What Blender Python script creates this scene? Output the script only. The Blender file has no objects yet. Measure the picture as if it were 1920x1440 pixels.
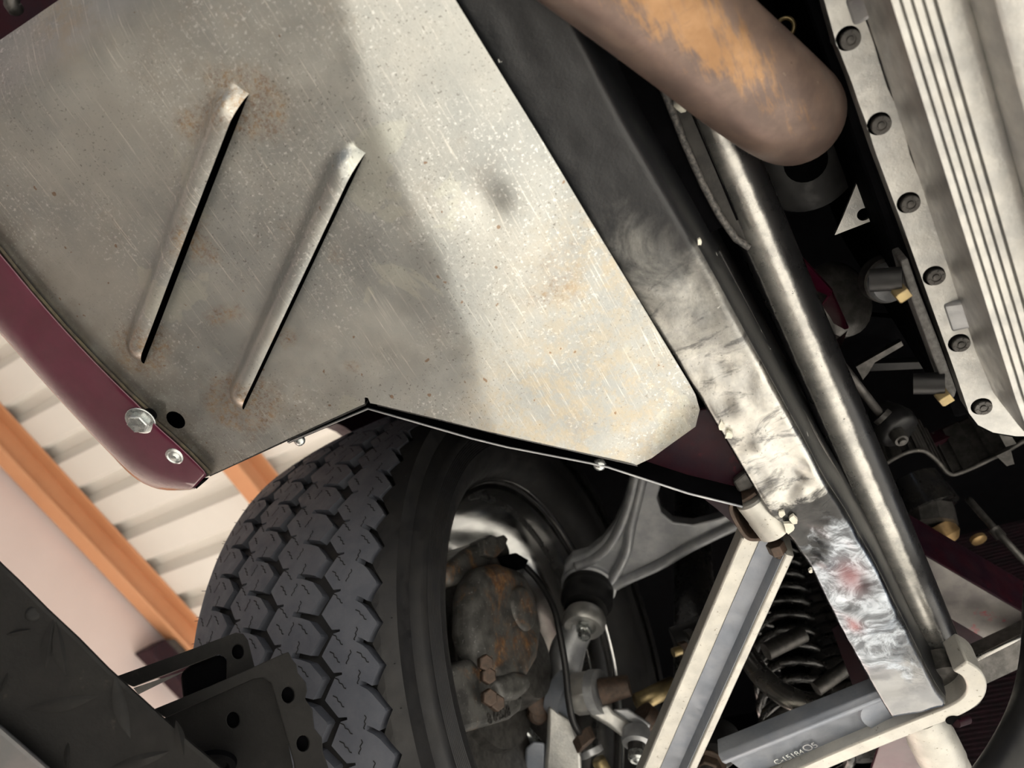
import bpy, bmesh, math, random
from mathutils import Vector, Matrix, noise

random.seed(7)
SC = bpy.context.scene
COL = SC.collection

# ------------------------------------------------------------------ camera
# world axes: X = car's right, Y = car's front, Z = up.  Camera lies under the raised car and looks up.
ZC = 1.30
FPX = 1373.0
AX = Vector((0.85245, 0.34948, 0.38884))     # X, Y, Z axes seen in camera space
AY = Vector((0.48674, -0.80199, -0.34627))
AZ = Vector((0.19083, 0.48444, -0.85376))
C0 = Vector((0, 0, ZC))
cam_d = bpy.data.cameras.new('camera')
cam = bpy.data.objects.new('camera', cam_d)
COL.objects.link(cam)
R3 = Matrix((AX, AY, AZ))
cam.matrix_world = Matrix.Translation(C0) @ R3.to_4x4()
cam_d.sensor_width = 36.0
cam_d.lens = FPX / 1920 * 36
cam_d.clip_start = 0.01
cam_d.dof.use_dof = True
cam_d.dof.focus_distance = 0.50
cam_d.dof.aperture_fstop = 8.5
SC.camera = cam

# ------------------------------------------------------------------ sky, sun, exposure
world = bpy.data.worlds.new('world')
SC.world = world
world.use_nodes = True
bg = world.node_tree.nodes['Background']
bg.inputs[0].default_value = (0.62, 0.76, 1.0, 1)
bg.inputs[1].default_value = 0.25
sun_d = bpy.data.lights.new('sun', 'SUN')
sun_d.energy = 13.0
sun_d.color = (1.0, 0.955, 0.88)
sun_d.angle = math.radians(0.6)
sun = bpy.data.objects.new('sun', sun_d)
COL.objects.link(sun)
sun.location = (2, 5, 6)
sun.rotation_euler = Vector((-0.58, -0.45, -0.60)).to_track_quat('-Z', 'Y').to_euler()
SC.view_settings.view_transform = 'Standard'
SC.view_settings.look = 'None'
SC.view_settings.gamma = 1.0
SC.view_settings.use_curve_mapping = False
SC.view_settings.exposure = 0.62


# ------------------------------------------------------------------ helpers
def ray(px, py):
    c = Vector(((px - 960) / FPX, -(py - 720) / FPX, -1.0))
    return R3 @ c


def P(px, py, h):
    r = ray(px, py)
    return C0 + r * (h / r.z)


def D(px, py, t):
    return C0 + ray(px, py) * t


def PX(px, py, x):
    r = ray(px, py)
    return C0 + r * (x / r.x)


def PY(px, py, y):
    r = ray(px, py)
    return C0 + r * (y / r.y)


def mesh_obj(name, bm, mat, parent=None, smooth=35, bevel=0, seg=2, subsurf=0, solid=0):
    me = bpy.data.meshes.new(name)
    bmesh.ops.recalc_face_normals(bm, faces=bm.faces[:])
    bm.to_mesh(me)
    bm.free()
    me.materials.append(mat)
    if smooth:
        for p in me.polygons:
            p.use_smooth = True
        if smooth < 180:
            me.set_sharp_from_angle(angle=math.radians(smooth))
    o = bpy.data.objects.new(name, me)
    COL.objects.link(o)
    if solid:
        m = o.modifiers.new('solid', 'SOLIDIFY')
        m.thickness = solid
        m.offset = 1
    if bevel:
        m = o.modifiers.new('bevel', 'BEVEL')
        m.width = bevel
        m.segments = seg
        m.limit_method = 'ANGLE'
        m.angle_limit = math.radians(40)
        m.harden_normals = False
    if subsurf:
        m = o.modifiers.new('sub', 'SUBSURF')
        m.levels = m.render_levels = subsurf
    if parent:
        put(o, parent)
    return o


def put(o, parent):
    o.parent = parent
    # part meshes carry world coordinates; only a thing's empty sits away from the origin
    off = parent.location if parent.parent is None else Vector((0, 0, 0))
    o.matrix_parent_inverse = Matrix.Translation(-off)


def tag(o, label, cat, group=None, kind=None):
    if label:
        o['label'] = label
    if cat:
        o['category'] = cat
    if group:
        o['group'] = group
    if kind:
        o['kind'] = kind
    return o


def thing(name, label, cat, loc, group=None):
    o = bpy.data.objects.new(name, None)
    o.empty_display_size = 0.02
    o.location = loc
    COL.objects.link(o)
    return tag(o, label, cat, group)


def BM():
    return bmesh.new()


def prism(bm, pts, vec):
    vec = Vector(vec)
    a = [bm.verts.new(p) for p in pts]
    b = [bm.verts.new(Vector(p) + vec) for p in pts]
    n = len(pts)
    bm.faces.new(a)
    bm.faces.new(b[::-1])
    for i in range(n):
        bm.faces.new((a[i], b[i], b[(i + 1) % n], a[(i + 1) % n]))


def plate(bm, outer, holes, vec):
    """flat plate with holes; outer and holes are loops of coplanar points"""
    es = []
    for loop in [outer] + holes:
        vs = [bm.verts.new(p) for p in loop]
        es += [bm.edges.new((vs[i], vs[(i + 1) % len(vs)])) for i in range(len(vs))]
    r = bmesh.ops.triangle_fill(bm, use_beauty=True, use_dissolve=False, edges=es)
    fs = [g for g in r['geom'] if isinstance(g, bmesh.types.BMFace)]
    r = bmesh.ops.extrude_face_region(bm, geom=fs)
    vs = [g for g in r['geom'] if isinstance(g, bmesh.types.BMVert)]
    bmesh.ops.translate(bm, verts=vs, vec=Vector(vec))


def frame(d):
    d = d.normalized()
    u = Vector((0, 0, 1)) if abs(d.z) < 0.9 else Vector((1, 0, 0))
    a = d.cross(u).normalized()
    return a, d.cross(a).normalized()


def circle(c, axis, r, n=16, ph=0.0):
    a, b = frame(Vector(axis))
    return [Vector(c) + a * (r * math.cos(ph + 2 * math.pi * i / n)) + b * (r * math.sin(ph + 2 * math.pi * i / n)) for i in range(n)]


def rings(bm, rs, cap=True):
    vs = [[bm.verts.new(p) for p in r] for r in rs]
    n = len(rs[0])
    for k in range(len(vs) - 1):
        for i in range(n):
            bm.faces.new((vs[k][i], vs[k][(i + 1) % n], vs[k + 1][(i + 1) % n], vs[k + 1][i]))
    if cap:
        bm.faces.new(vs[0][::-1])
        bm.faces.new(vs[-1])


def tube(bm, pts, r, n=16, cap=True):
    pts = [Vector(p) for p in pts]
    rr = r if isinstance(r, (list, tuple)) else [r] * len(pts)
    d0 = (pts[1] - pts[0]).normalized()
    a, b = frame(d0)
    out = []
    for i, p in enumerate(pts):
        d = (pts[min(i + 1, len(pts) - 1)] - pts[max(i - 1, 0)]).normalized()
        a = (a - d * a.dot(d)).normalized()
        b = d.cross(a)
        out.append([p + a * (rr[i] * math.cos(2 * math.pi * k / n)) + b * (rr[i] * math.sin(2 * math.pi * k / n)) for k in range(n)])
    rings(bm, out, cap)


def smooth_path(pts, sub=6):
    pts = [Vector(p) for p in pts]
    out = []
    n = len(pts)
    for i in range(n - 1):
        p0, p1, p2, p3 = pts[max(i - 1, 0)], pts[i], pts[i + 1], pts[min(i + 2, n - 1)]
        for k in range(sub):
            t = k / sub
            out.append(0.5 * ((2 * p1) + (p2 - p0) * t + (2 * p0 - 5 * p1 + 4 * p2 - p3) * t * t + (3 * p1 - p0 - 3 * p2 + p3) * t ** 3))
    out.append(pts[-1])
    return out


def lathe(bm, c, axis, prof, n=32, cap=True, close=False):
    """prof: list of (distance along axis, radius)"""
    axis = Vector(axis).normalized()
    a, b = frame(axis)
    rs = [[Vector(c) + axis * s + a * (r * math.cos(2 * math.pi * i / n)) + b * (r * math.sin(2 * math.pi * i / n)) for i in range(n)] for s, r in prof]
    if close:
        rs.append(rs[0])
    rings(bm, rs, cap and not close)


def sweep(bm, p0, p1, prof, up=(0, 0, 1), scale1=1.0):
    """prof: list of (across, up) points; straight beam p0 -> p1"""
    p0, p1, up = Vector(p0), Vector(p1), Vector(up)
    d = (p1 - p0).normalized()
    up = (up - d * up.dot(d)).normalized()
    s = d.cross(up)
    rings(bm, [[p0 + s * a + up * b for a, b in prof], [p1 + s * a * scale1 + up * b * scale1 for a, b in prof]])


def box(bm, lo, hi):
    x0, y0, z0 = lo
    x1, y1, z1 = hi
    prism(bm, [(x0, y0, z0), (x1, y0, z0), (x1, y1, z0), (x0, y1, z0)], (0, 0, z1 - z0))


def ribbon(pts, w):
    """outline of a flat band of width w along pts (in the XY plane)"""
    L, Rr = [], []
    for i, p in enumerate(pts):
        d = (pts[min(i + 1, len(pts) - 1)] - pts[max(i - 1, 0)])
        d.z = 0
        d.normalize()
        s = Vector((-d.y, d.x, 0)) * (w / 2)
        L.append(p + s)
        Rr.append(p - s)
    return L + Rr[::-1]


def hexbolt(name, c, axis, r, hh, mat, parent, flange=1.35, dome=False):
    """bolt: washer flange, hex head and a raised centre, one part; axis points from the surface to the head's top"""
    axis = Vector(axis).normalized()
    c = Vector(c)
    bm = BM()
    if flange:
        lathe(bm, c, axis, [(0, r * flange), (hh * 0.18, r * flange), (hh * 0.28, r * 1.02)], 24)
    rings(bm, [circle(c + axis * (hh * 0.2), axis, r, 6), circle(c + axis * hh * 0.88, axis, r, 6), circle(c + axis * hh, axis, r * 0.86, 6)])
    if dome:
        lathe(bm, c + axis * hh, axis, [(0, r * .55), (hh * .25, r * .52), (hh * .4, r * .3)], 12)
    return mesh_obj(name, bm, mat, parent, 30, bevel=r * 0.06, seg=2)


# ------------------------------------------------------------------ materials
def text_part(name, body, size, mw, mat, parent):
    fc = bpy.data.curves.new(name, 'FONT')
    fc.body = body
    fc.size = size
    fc.extrude = .0005
    o = bpy.data.objects.new(name, fc)
    COL.objects.link(o)
    bpy.context.view_layer.update()
    me = bpy.data.meshes.new_from_object(o.evaluated_get(bpy.context.evaluated_depsgraph_get()))
    bpy.data.objects.remove(o)
    me.name = name
    me.transform(mw)
    me.materials.clear()
    me.materials.append(mat)
    o = bpy.data.objects.new(name, me)
    COL.objects.link(o)
    put(o, parent)
    return o


class NT:
    def __init__(self, m):
        self.t = m.node_tree
        self.t.nodes.clear()
        self.out = self.t.nodes.new('ShaderNodeOutputMaterial')
        self.b = self.t.nodes.new('ShaderNodeBsdfPrincipled')
        self.t.links.new(self.b.outputs[0], self.out.inputs[0])
        self.tc = self.t.nodes.new('ShaderNodeTexCoord').outputs['Object']

    def link(self, a, b):
        self.t.links.new(a, b)

    def mapped(self, scale=(1, 1, 1), rot=(0, 0, 0)):
        n = self.t.nodes.new('ShaderNodeMapping')
        n.inputs['Scale'].default_value = scale
        n.inputs['Rotation'].default_value = rot
        self.link(self.tc, n.inputs[0])
        return n.outputs[0]

    def noise(self, scale, detail=4, rough=0.6, vec=None, dist=0.0):
        n = self.t.nodes.new('ShaderNodeTexNoise')
        n.inputs['Scale'].default_value = scale
        n.inputs['Detail'].default_value = detail
        n.inputs['Roughness'].default_value = rough
        n.inputs['Distortion'].default_value = dist
        self.link(vec or self.tc, n.inputs['Vector'])
        return n.outputs[0]

    def ramp(self, src, a, b, va=0.0, vb=1.0):
        n = self.t.nodes.new('ShaderNodeMapRange')
        n.interpolation_type = 'SMOOTHSTEP'
        n.inputs[1].default_value = a
        n.inputs[2].default_value = b
        n.inputs[3].default_value = va
        n.inputs[4].default_value = vb
        self.link(src, n.inputs[0])
        return n.outputs[0]

    def math(self, op, a, b):
        n = self.t.nodes.new('ShaderNodeMath')
        n.operation = op
        for i, v in enumerate((a, b)):
            if isinstance(v, (int, float)):
                n.inputs[i].default_value = v
            else:
                self.link(v, n.inputs[i])
        return n.outputs[0]

    def mix(self, fac, a, b):
        n = self.t.nodes.new('ShaderNodeMix')
        n.data_type = 'RGBA'
        for s, v in ((0, fac), (6, a), (7, b)):
            if isinstance(v, (int, float)):
                n.inputs[s].default_value = v
            elif isinstance(v, tuple):
                n.inputs[s].default_value = (*v, 1)
            else:
                self.link(v, n.inputs[s])
        return n.outputs[2]

    def attr(self, name):
        n = self.t.nodes.new('ShaderNodeAttribute')
        n.attribute_name = name
        return n.outputs['Fac']

    def bump(self, h, strength=0.3, dist=0.001):
        n = self.t.nodes.new('ShaderNodeBump')
        n.inputs['Strength'].default_value = strength
        n.inputs['Distance'].default_value = dist
        self.link(h, n.inputs['Height'])
        self.link(n.outputs[0], self.b.inputs['Normal'])


def new_mat(name):
    m = bpy.data.materials.new(name)
    m.use_nodes = True
    return m, NT(m)


def simple(name, c1, c2=None, rough=0.5, metal=0.0, scale=60, bump=0.0, coat=0.0, spec=0.5, spot=None, spot_scale=90, spot_lo=0.6, rvar=0.1, bscale=None):
    m, n = new_mat(name)
    c2 = c2 or tuple(x * 0.7 for x in c1)
    f = n.ramp(n.noise(scale, 5), 0.35, 0.65)
    col = n.mix(f, c1, c2)
    if spot:
        s = n.ramp(n.noise(spot_scale, 6, 0.7), spot_lo, spot_lo + 0.08)
        col = n.mix(s, col, spot)
    n.link(col, n.b.inputs['Base Color'])
    n.b.inputs['Metallic'].default_value = metal
    n.b.inputs['Specular IOR Level'].default_value = spec
    n.link(n.ramp(n.noise(scale * 1.7, 4), 0.3, 0.7, max(rough - rvar, 0.03), min(rough + rvar, 1)), n.b.inputs['Roughness'])
    if coat:
        n.b.inputs['Coat Weight'].default_value = coat
        n.b.inputs['Coat Roughness'].default_value = 0.06
        n.b.inputs['Coat IOR'].default_value = 1.5
    if bump:
        n.bump(n.noise(bscale or scale * 5, 5, 0.7), bump, 0.001)
    return m


def bare_sheet():
    m, n = new_mat('bare_sheet_steel')
    base = n.mix(n.ramp(n.noise(9, 6, 0.65), 0.35, 0.68), (0.36, 0.375, 0.37), (0.50, 0.50, 0.47))
    # rubbed brush strokes in two directions
    s1 = n.ramp(n.noise(1, 5, 0.75, n.mapped((900, 22, 30), (0, 0, math.radians(-38)))), 0.56, 0.72)
    s1 = n.math('MULTIPLY', s1, n.ramp(n.noise(7, 2), 0.40, 0.56))
    s2 = n.ramp(n.noise(1, 5, 0.75, n.mapped((700, 30, 30), (0, 0, math.radians(25)))), 0.6, 0.74)
    s2 = n.math('MULTIPLY', s2, n.ramp(n.noise(5.5, 2), 0.52, 0.66))
    base = n.mix(n.math('MULTIPLY', s1, 1.0), base, (0.86, 0.84, 0.78))
    base = n.mix(n.math('MULTIPLY', s2, 0.75), base, (0.74, 0.73, 0.68))
    # zinc bloom specks and pale wash patches with their own edges
    sp = n.ramp(n.noise(480, 4, 0.7), 0.55, 0.66)
    sp = n.math('MULTIPLY', sp, n.ramp(n.noise(13, 4), 0.40, 0.60))
    base = n.mix(n.math('MULTIPLY', sp, 0.85), base, (0.76, 0.77, 0.75))
    ws = n.math('MULTIPLY', n.ramp(n.noise(16, 4, 0.55, None, 0.6), 0.62, 0.64), 0.45)
    base = n.mix(ws, base, (0.56, 0.57, 0.50))
    # fine dark pits
    pit = n.ramp(n.noise(700, 3, 0.6), 0.62, 0.68)
    pit = n.math('MULTIPLY', pit, n.ramp(n.noise(11, 3), 0.36, 0.58))
    base = n.mix(n.math('MULTIPLY', pit, 0.7), base, (0.11, 0.10, 0.085))
    # yellowish deposit
    cr = n.math('MULTIPLY', n.attr('deposit'), n.ramp(n.noise(95, 7, 0.8), 0.42, 0.60))
    base = n.mix(n.math('MULTIPLY', cr, 0.55), base, (0.50, 0.42, 0.29))
    # rust
    rs = n.math('ADD', n.attr('rust'), n.ramp(n.noise(26, 5), 0.3, 0.7, -0.28, 0.28))
    ru = n.math('MULTIPLY', n.ramp(rs, 0.12, 0.62), n.ramp(n.noise(330, 6, 0.8), 0.42, 0.66, 0.2, 1.0))
    base = n.mix(n.math('MULTIPLY', ru, 0.8), base, n.mix(n.ramp(n.noise(130, 4), 0.4, 0.6), (0.15, 0.07, 0.022), (0.30, 0.17, 0.055)))
    dot = n.ramp(n.noise(190, 2, 0.4), 0.745, 0.77)
    base = n.mix(n.math('MULTIPLY', dot, 0.7), base, (0.24, 0.13, 0.06))
    gr = n.math('MULTIPLY', n.attr('grime'), n.ramp(n.noise(55, 5), 0.25, 0.7, 0.35, 1.0))
    base = n.mix(n.math('MULTIPLY', gr, 0.75), base, (0.15, 0.115, 0.08))
    n.link(base, n.b.inputs['Base Color'])
    n.link(n.math('MULTIPLY', n.ramp(ru, 0.0, 0.8, 0.88, 0.72), 1.0), n.b.inputs['Metallic'])
    n.link(n.ramp(n.noise(35, 5), 0.3, 0.7, 0.30, 0.42), n.b.inputs['Roughness'])
    n.bump(n.noise(330, 5, 0.75), 0.22, 0.0006)
    return m


def rail_metal():
    m, n = new_mat('rail_foil')
    f = n.math('ADD', n.attr('along'), n.ramp(n.noise(26, 5, 0.65, None, 0.7), 0.25, 0.75, -0.05, 0.05))
    bare = n.mix(n.ramp(n.noise(70, 6, 0.7), 0.35, 0.65), (0.40, 0.40, 0.385), (0.55, 0.54, 0.50))
    bare = n.mix(n.math('MULTIPLY', n.ramp(n.noise(520, 4), 0.62, 0.72), 0.7), bare, (0.12, 0.12, 0.12))
    stain = n.math('MULTIPLY', n.ramp(n.noise(1, 6, 0.7, n.mapped((34, 80, 40), (0, 0, 0.6)), 0.8), 0.53, 0.66), 0.75)
    bare = n.mix(stain, bare, (0.10, 0.10, 0.105))
    foil = n.mix(n.ramp(n.noise(60, 6, 0.7, None, 1.2), 0.40, 0.62), (0.13, 0.14, 0.155), (0.42, 0.46, 0.51))  # blue reflections painted into the foil colour
    foil = n.mix(n.math('MULTIPLY', n.attr('red'), 0.8), foil, (0.17, 0.05, 0.05))
    tip = n.mix(n.ramp(n.noise(35, 5), 0.4, 0.6), (0.20, 0.205, 0.215), (0.27, 0.275, 0.28))
    black = (0.014, 0.015, 0.017)
    p1 = n.ramp(f, 0.27, 0.47)  # black paint plus dark and bright reflections painted along the rail
    col = n.mix(p1, black, bare)
    p2 = n.ramp(f, 0.605, 0.645)
    col = n.mix(p2, col, n.mix(0.05, black, bare))
    p3 = n.ramp(f, 0.695, 0.735)
    col = n.mix(p3, col, foil)
    col = n.mix(n.ramp(f, 0.885, 0.93), col, tip)
    fleck = n.ramp(n.noise(80, 4, 0.5, None, 0.8), 0.735, 0.75)
    col = n.mix(n.math('MULTIPLY', fleck, 0.8), col, (0.75, 0.75, 0.72))
    n.link(col, n.b.inputs['Base Color'])
    met = n.math('SUBTRACT', p1, n.math('MULTIPLY', n.math('SUBTRACT', p2, p3), 0.45))
    n.link(n.ramp(met, 0, 1, 0.1, 0.95), n.b.inputs['Metallic'])
    n.link(n.ramp(f, 0.25, 0.72, 0.34, 0.15), n.b.inputs['Roughness'])
    n.bump(n.noise(150, 7, 0.75), 0.30, 0.0012)
    return m


def rusty_pipe():
    m, n = new_mat('heat_tinted_pipe')
    c = n.mix(n.ramp(n.noise(30, 6, 0.65), 0.35, 0.65), (0.115, 0.082, 0.070), (0.185, 0.130, 0.105))
    streak = n.noise(1, 6, 0.75, n.mapped((260, 38, 120), (0, 0, math.radians(58))))
    band = n.math('ADD', n.attr('tint'), n.ramp(streak, 0.3, 0.7, -0.30, 0.30))
    band = n.math('ADD', band, n.ramp(n.noise(22, 4), 0.3, 0.7, -0.12, 0.12))
    c = n.mix(n.ramp(band, 0.42, 0.95, 0.0, 0.9), c, n.mix(n.ramp(n.noise(60, 5), 0.35, 0.65), (0.27, 0.145, 0.062), (0.35, 0.20, 0.095)))
    long_ = n.ramp(n.noise(1, 5, 0.7, n.mapped((24, 330, 120), (0, 0, math.radians(58)))), 0.60, 0.72)
    c = n.mix(n.math('MULTIPLY', long_, 0.35), c, (0.10, 0.07, 0.06))
    sc = n.ramp(n.noise(190, 5, 0.7), 0.67, 0.73)
    c = n.mix(n.math('MULTIPLY', sc, 0.6), c, (0.5, 0.42, 0.33))
    pit = n.ramp(n.noise(120, 4, 0.6), 0.69, 0.73)
    c = n.mix(pit, c, (0.07, 0.045, 0.035))
    n.link(c, n.b.inputs['Base Color'])
    n.b.inputs['Metallic'].default_value = 0.5
    n.link(n.ramp(n.noise(40, 4), 0.3, 0.7, 0.34, 0.50), n.b.inputs['Roughness'])
    n.bump(n.noise(300, 5, 0.7), 0.15, 0.0008)
    return m


def glint_tube():
    m, n = new_mat('tube_metal')  # bright reflection band painted along the underside of a black tube
    f = n.math('ADD', n.attr('glint'), n.ramp(n.noise(60, 6, 0.7), 0.3, 0.7, -0.05, 0.05))
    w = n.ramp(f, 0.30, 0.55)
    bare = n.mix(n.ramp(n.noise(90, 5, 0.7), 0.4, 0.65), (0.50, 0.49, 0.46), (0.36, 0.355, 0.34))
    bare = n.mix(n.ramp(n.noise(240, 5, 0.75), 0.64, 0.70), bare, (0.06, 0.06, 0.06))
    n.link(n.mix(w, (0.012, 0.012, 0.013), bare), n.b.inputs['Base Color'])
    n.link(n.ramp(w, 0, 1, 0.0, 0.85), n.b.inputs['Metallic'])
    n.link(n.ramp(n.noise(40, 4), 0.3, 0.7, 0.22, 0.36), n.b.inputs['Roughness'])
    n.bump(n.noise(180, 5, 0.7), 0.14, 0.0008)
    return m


def rusty_iron():
    m, n = new_mat('rusty_cast_iron')
    c = n.mix(n.ramp(n.noise(60, 5), 0.35, 0.65), (0.045, 0.044, 0.042), (0.10, 0.098, 0.092))
    r = n.math('MULTIPLY', n.ramp(n.noise(20, 6, 0.7, None, 0.6), 0.50, 0.68), n.ramp(n.noise(200, 5, 0.75), 0.35, 0.6, 0.3, 1.0))
    c = n.mix(r, c, n.mix(n.ramp(n.noise(150, 4), 0.4, 0.6), (0.16, 0.07, 0.025), (0.30, 0.15, 0.055)))
    sp = n.ramp(n.noise(260, 5, 0.75), 0.60, 0.68)
    c = n.mix(n.math('MULTIPLY', sp, 0.5), c, (0.42, 0.42, 0.40))
    n.link(c, n.b.inputs['Base Color'])
    n.b.inputs['Metallic'].default_value = 0.35
    n.b.inputs['Roughness'].default_value = 0.55
    n.bump(n.noise(240, 5, 0.7), 0.35, 0.001)
    return m


M = {}
M['sheet'] = bare_sheet()
M['rail'] = rail_metal()
M['pipe'] = rusty_pipe()
M['iron'] = rusty_iron()
M['tubeglint'] = glint_tube()
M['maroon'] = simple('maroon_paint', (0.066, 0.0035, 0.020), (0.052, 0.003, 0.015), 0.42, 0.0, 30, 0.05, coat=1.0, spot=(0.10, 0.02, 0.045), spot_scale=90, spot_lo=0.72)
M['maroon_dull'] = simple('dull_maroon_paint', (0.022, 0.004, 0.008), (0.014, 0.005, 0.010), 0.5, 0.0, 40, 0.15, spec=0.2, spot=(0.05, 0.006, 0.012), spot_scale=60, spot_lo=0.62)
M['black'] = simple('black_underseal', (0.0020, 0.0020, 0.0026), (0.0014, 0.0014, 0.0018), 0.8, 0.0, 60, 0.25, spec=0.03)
M['gloss'] = simple('gloss_black_paint', (0.012, 0.012, 0.013), (0.018, 0.017, 0.016), 0.28, 0.0, 50, 0.08, coat=0.5)
M['tubep'] = simple('tube_metal', (0.30, 0.29, 0.275), (0.36, 0.35, 0.33), 0.26, 0.9, 26, 0.08, rvar=0.06, spot=(0.05, 0.05, 0.05), spot_scale=80, spot_lo=0.66)
M['alu'] = simple('cast_aluminium', (0.42, 0.42, 0.41), (0.52, 0.515, 0.49), 0.40, 0.8, 70, 0.3, bscale=520)
M['alud'] = simple('dull_cast_aluminium', (0.34, 0.35, 0.37), (0.42, 0.43, 0.44), 0.45, 0.7, 60, 0.22, bscale=480, spot=(0.16, 0.15, 0.14), spot_scale=220, spot_lo=0.68)
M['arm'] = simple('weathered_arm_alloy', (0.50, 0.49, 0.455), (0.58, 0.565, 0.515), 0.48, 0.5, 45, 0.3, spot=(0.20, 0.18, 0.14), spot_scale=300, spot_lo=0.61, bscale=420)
M['armweb'] = simple('shaded_arm_alloy', (0.22, 0.245, 0.29), (0.27, 0.29, 0.33), 0.45, 0.5, 40, 0.22, bscale=420)  # arm alloy with shade and sky reflection painted in
M['steel'] = simple('bright_zinc_steel', (0.55, 0.57, 0.56), (0.42, 0.45, 0.45), 0.25, 0.85, 120, 0.1)
M['dsteel'] = simple('dark_steel', (0.055, 0.053, 0.05), (0.10, 0.095, 0.09), 0.42, 0.6, 120, 0.25, spot=(0.2, 0.18, 0.15), spot_scale=300, spot_lo=0.66)
M['brass'] = simple('yellow_zinc', (0.36, 0.28, 0.14), (0.28, 0.22, 0.12), 0.38, 0.75, 120, 0.15)
M['rustnut'] = simple('rusty_nut', (0.085, 0.055, 0.04), (0.055, 0.04, 0.03), 0.55, 0.4, 200, 0.3)
M['chrome'] = simple('polished_rim', (0.75, 0.75, 0.74), (0.66, 0.66, 0.66), 0.14, 1.0, 30, 0.0, rvar=0.05)
M['rimdark'] = simple('rim_lip', (0.10, 0.10, 0.10), (0.15, 0.15, 0.15), 0.25, 0.8, 30)
M['tread'] = simple('tyre_tread_rubber', (0.066, 0.072, 0.090), (0.082, 0.088, 0.106), 0.60, 0.0, 45, 0.25, bscale=700)
M['tyre'] = simple('tyre_rubber', (0.010, 0.010, 0.011), (0.014, 0.0135, 0.0135), 0.55, 0.0, 40, 0.15, bscale=500, spec=0.35)
M['sipe'] = simple('tread_slit', (0.004, 0.004, 0.004), (0.004, 0.004, 0.004), 0.9, 0.0)
M['white'] = simple('white_rubber', (0.62, 0.60, 0.52), (0.52, 0.50, 0.42), 0.6, 0.0, 80)
M['rubber'] = simple('black_rubber', (0.008, 0.008, 0.009), (0.012, 0.012, 0.012), 0.42, 0.0, 80, 0.1, spec=0.35)
M['liftrub'] = simple('dusty_lift_steel', (0.007, 0.0068, 0.0066), (0.010, 0.0096, 0.009), 0.7, 0.0, 30, 0.35, bscale=260, spec=0.25, spot=(0.022, 0.02, 0.017), spot_scale=60, spot_lo=0.62)
M['paintchip'] = simple('pale_paint_chip', (0.72, 0.70, 0.60), (0.60, 0.58, 0.50), 0.6, 0.0, 200, 0.3)
M['wallp'] = simple('pale_pink_wall', (0.72, 0.60, 0.56), (0.68, 0.56, 0.52), 0.75, 0.0, 1.6, 0.05)
M['roofp'] = simple('cream_roof_sheet', (0.78, 0.76, 0.71), (0.74, 0.72, 0.67), 0.45, 0.0, 2.0)
M['orange'] = simple('orange_beam_paint', (0.62, 0.30, 0.15), (0.58, 0.27, 0.13), 0.5, 0.0, 3.0)
M['concrete'] = simple('concrete', (0.52, 0.505, 0.475), (0.44, 0.43, 0.405), 0.8, 0.0, 3.0, 0.1)
M['copper'] = simple('brass_fitting', (0.42, 0.28, 0.13), (0.30, 0.20, 0.10), 0.4, 0.7, 90)
M['rad'] = simple('radiator_core', (0.016, 0.011, 0.014), (0.03, 0.012, 0.018), 0.6, 0.2, 90)
M['worn'] = simple('worn_grey_over_red', (0.20, 0.19, 0.18), (0.14, 0.13, 0.13), 0.42, 0.5, 40, 0.2, spot=(0.26, 0.08, 0.09), spot_scale=28, spot_lo=0.58)
# ================================================================== the setting
bm = BM(); box(bm, (-3.4, -7, -0.12), (9, 12, 0.0))
tag(mesh_obj('floor', bm, M['concrete'], None, 0), 'pale concrete workshop floor under the raised car', None, kind='structure')
bm = BM(); box(bm, (-3.55, -7, 0.0), (-3.35, 12, 3.62))
wall = mesh_obj('wall_left', bm, M['wallp'], None, 0)
tag(wall, 'pale pink wall below the orange eave beam', None, kind='structure')
RZ = ZC + 2.31
RX, RY = 3.3, 3.4
bm = BM(); box(bm, (-3.6, -7, RZ + 0.09), (RX, RY, RZ + 0.13))
roof = mesh_obj('ceiling', bm, M['roofp'], None, 0)
tag(roof, 'cream ribbed roof sheeting seen beyond the car', None, kind='structure')


def roof_sheet_mesh():
    bm = BM()
    w = 0.24 * 4
    prof = []
    for k in range(4):
        y = k * 0.24
        prof += [(y, 0.0), (y + 0.135, 0.0), (y + 0.165, 0.055), (y + 0.21, 0.055)]
    prof.append((w, 0.0))
    a = [bm.verts.new((-3.55, y, z)) for y, z in prof]
    b = [bm.verts.new((RX, y, z)) for y, z in prof]
    for i in range(len(prof) - 1):
        bm.faces.new((a[i], a[i + 1], b[i + 1], b[i]))
    return bm


sheet0 = None
for k in range(-6, 4):
    if sheet0 is None:
        sheet0 = mesh_obj('roof_sheet', roof_sheet_mesh(), M['roofp'], roof, 0, solid=0.004)
        s = sheet0
    else:
        s = sheet0.copy()
        COL.objects.link(s)
    s.location = (0, 0.21 + k * 0.96 - 0.0, RZ)
for nm, x, lab in (('roof_beam', -3.32, 'orange steel eave beam along the top of the pale pink wall'),
                   ('roof_beam', -2.30, 'orange roof beam glimpsed between maroon sill end and tyre')):
    t = thing(nm, lab, 'beam', (x, 0, RZ - 0.15))
    bm = BM()
    y1 = 1.62 if x < -3 else 4
    box(bm, (x, -6, RZ - 0.145), (x + 0.012, y1, RZ - 0.003)); mesh_obj('web', bm, M['orange'], t, 0)
    bm = BM(); box(bm, (x, -6, RZ - 0.152), (x + 0.085, y1, RZ - 0.138)); mesh_obj('flange', bm, M['orange'], t, 0, bevel=0.004)
    bm = BM(); box(bm, (x, -6, RZ - 0.012), (x + 0.085, y1, RZ - 0.002)); mesh_obj('flange', bm, M['orange'], t, 0, bevel=0.004)
t = thing('beam_bracket', 'dark red bracket under the end of the eave beam', 'bracket', (-3.3, 1.5, RZ - 0.3))
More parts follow.
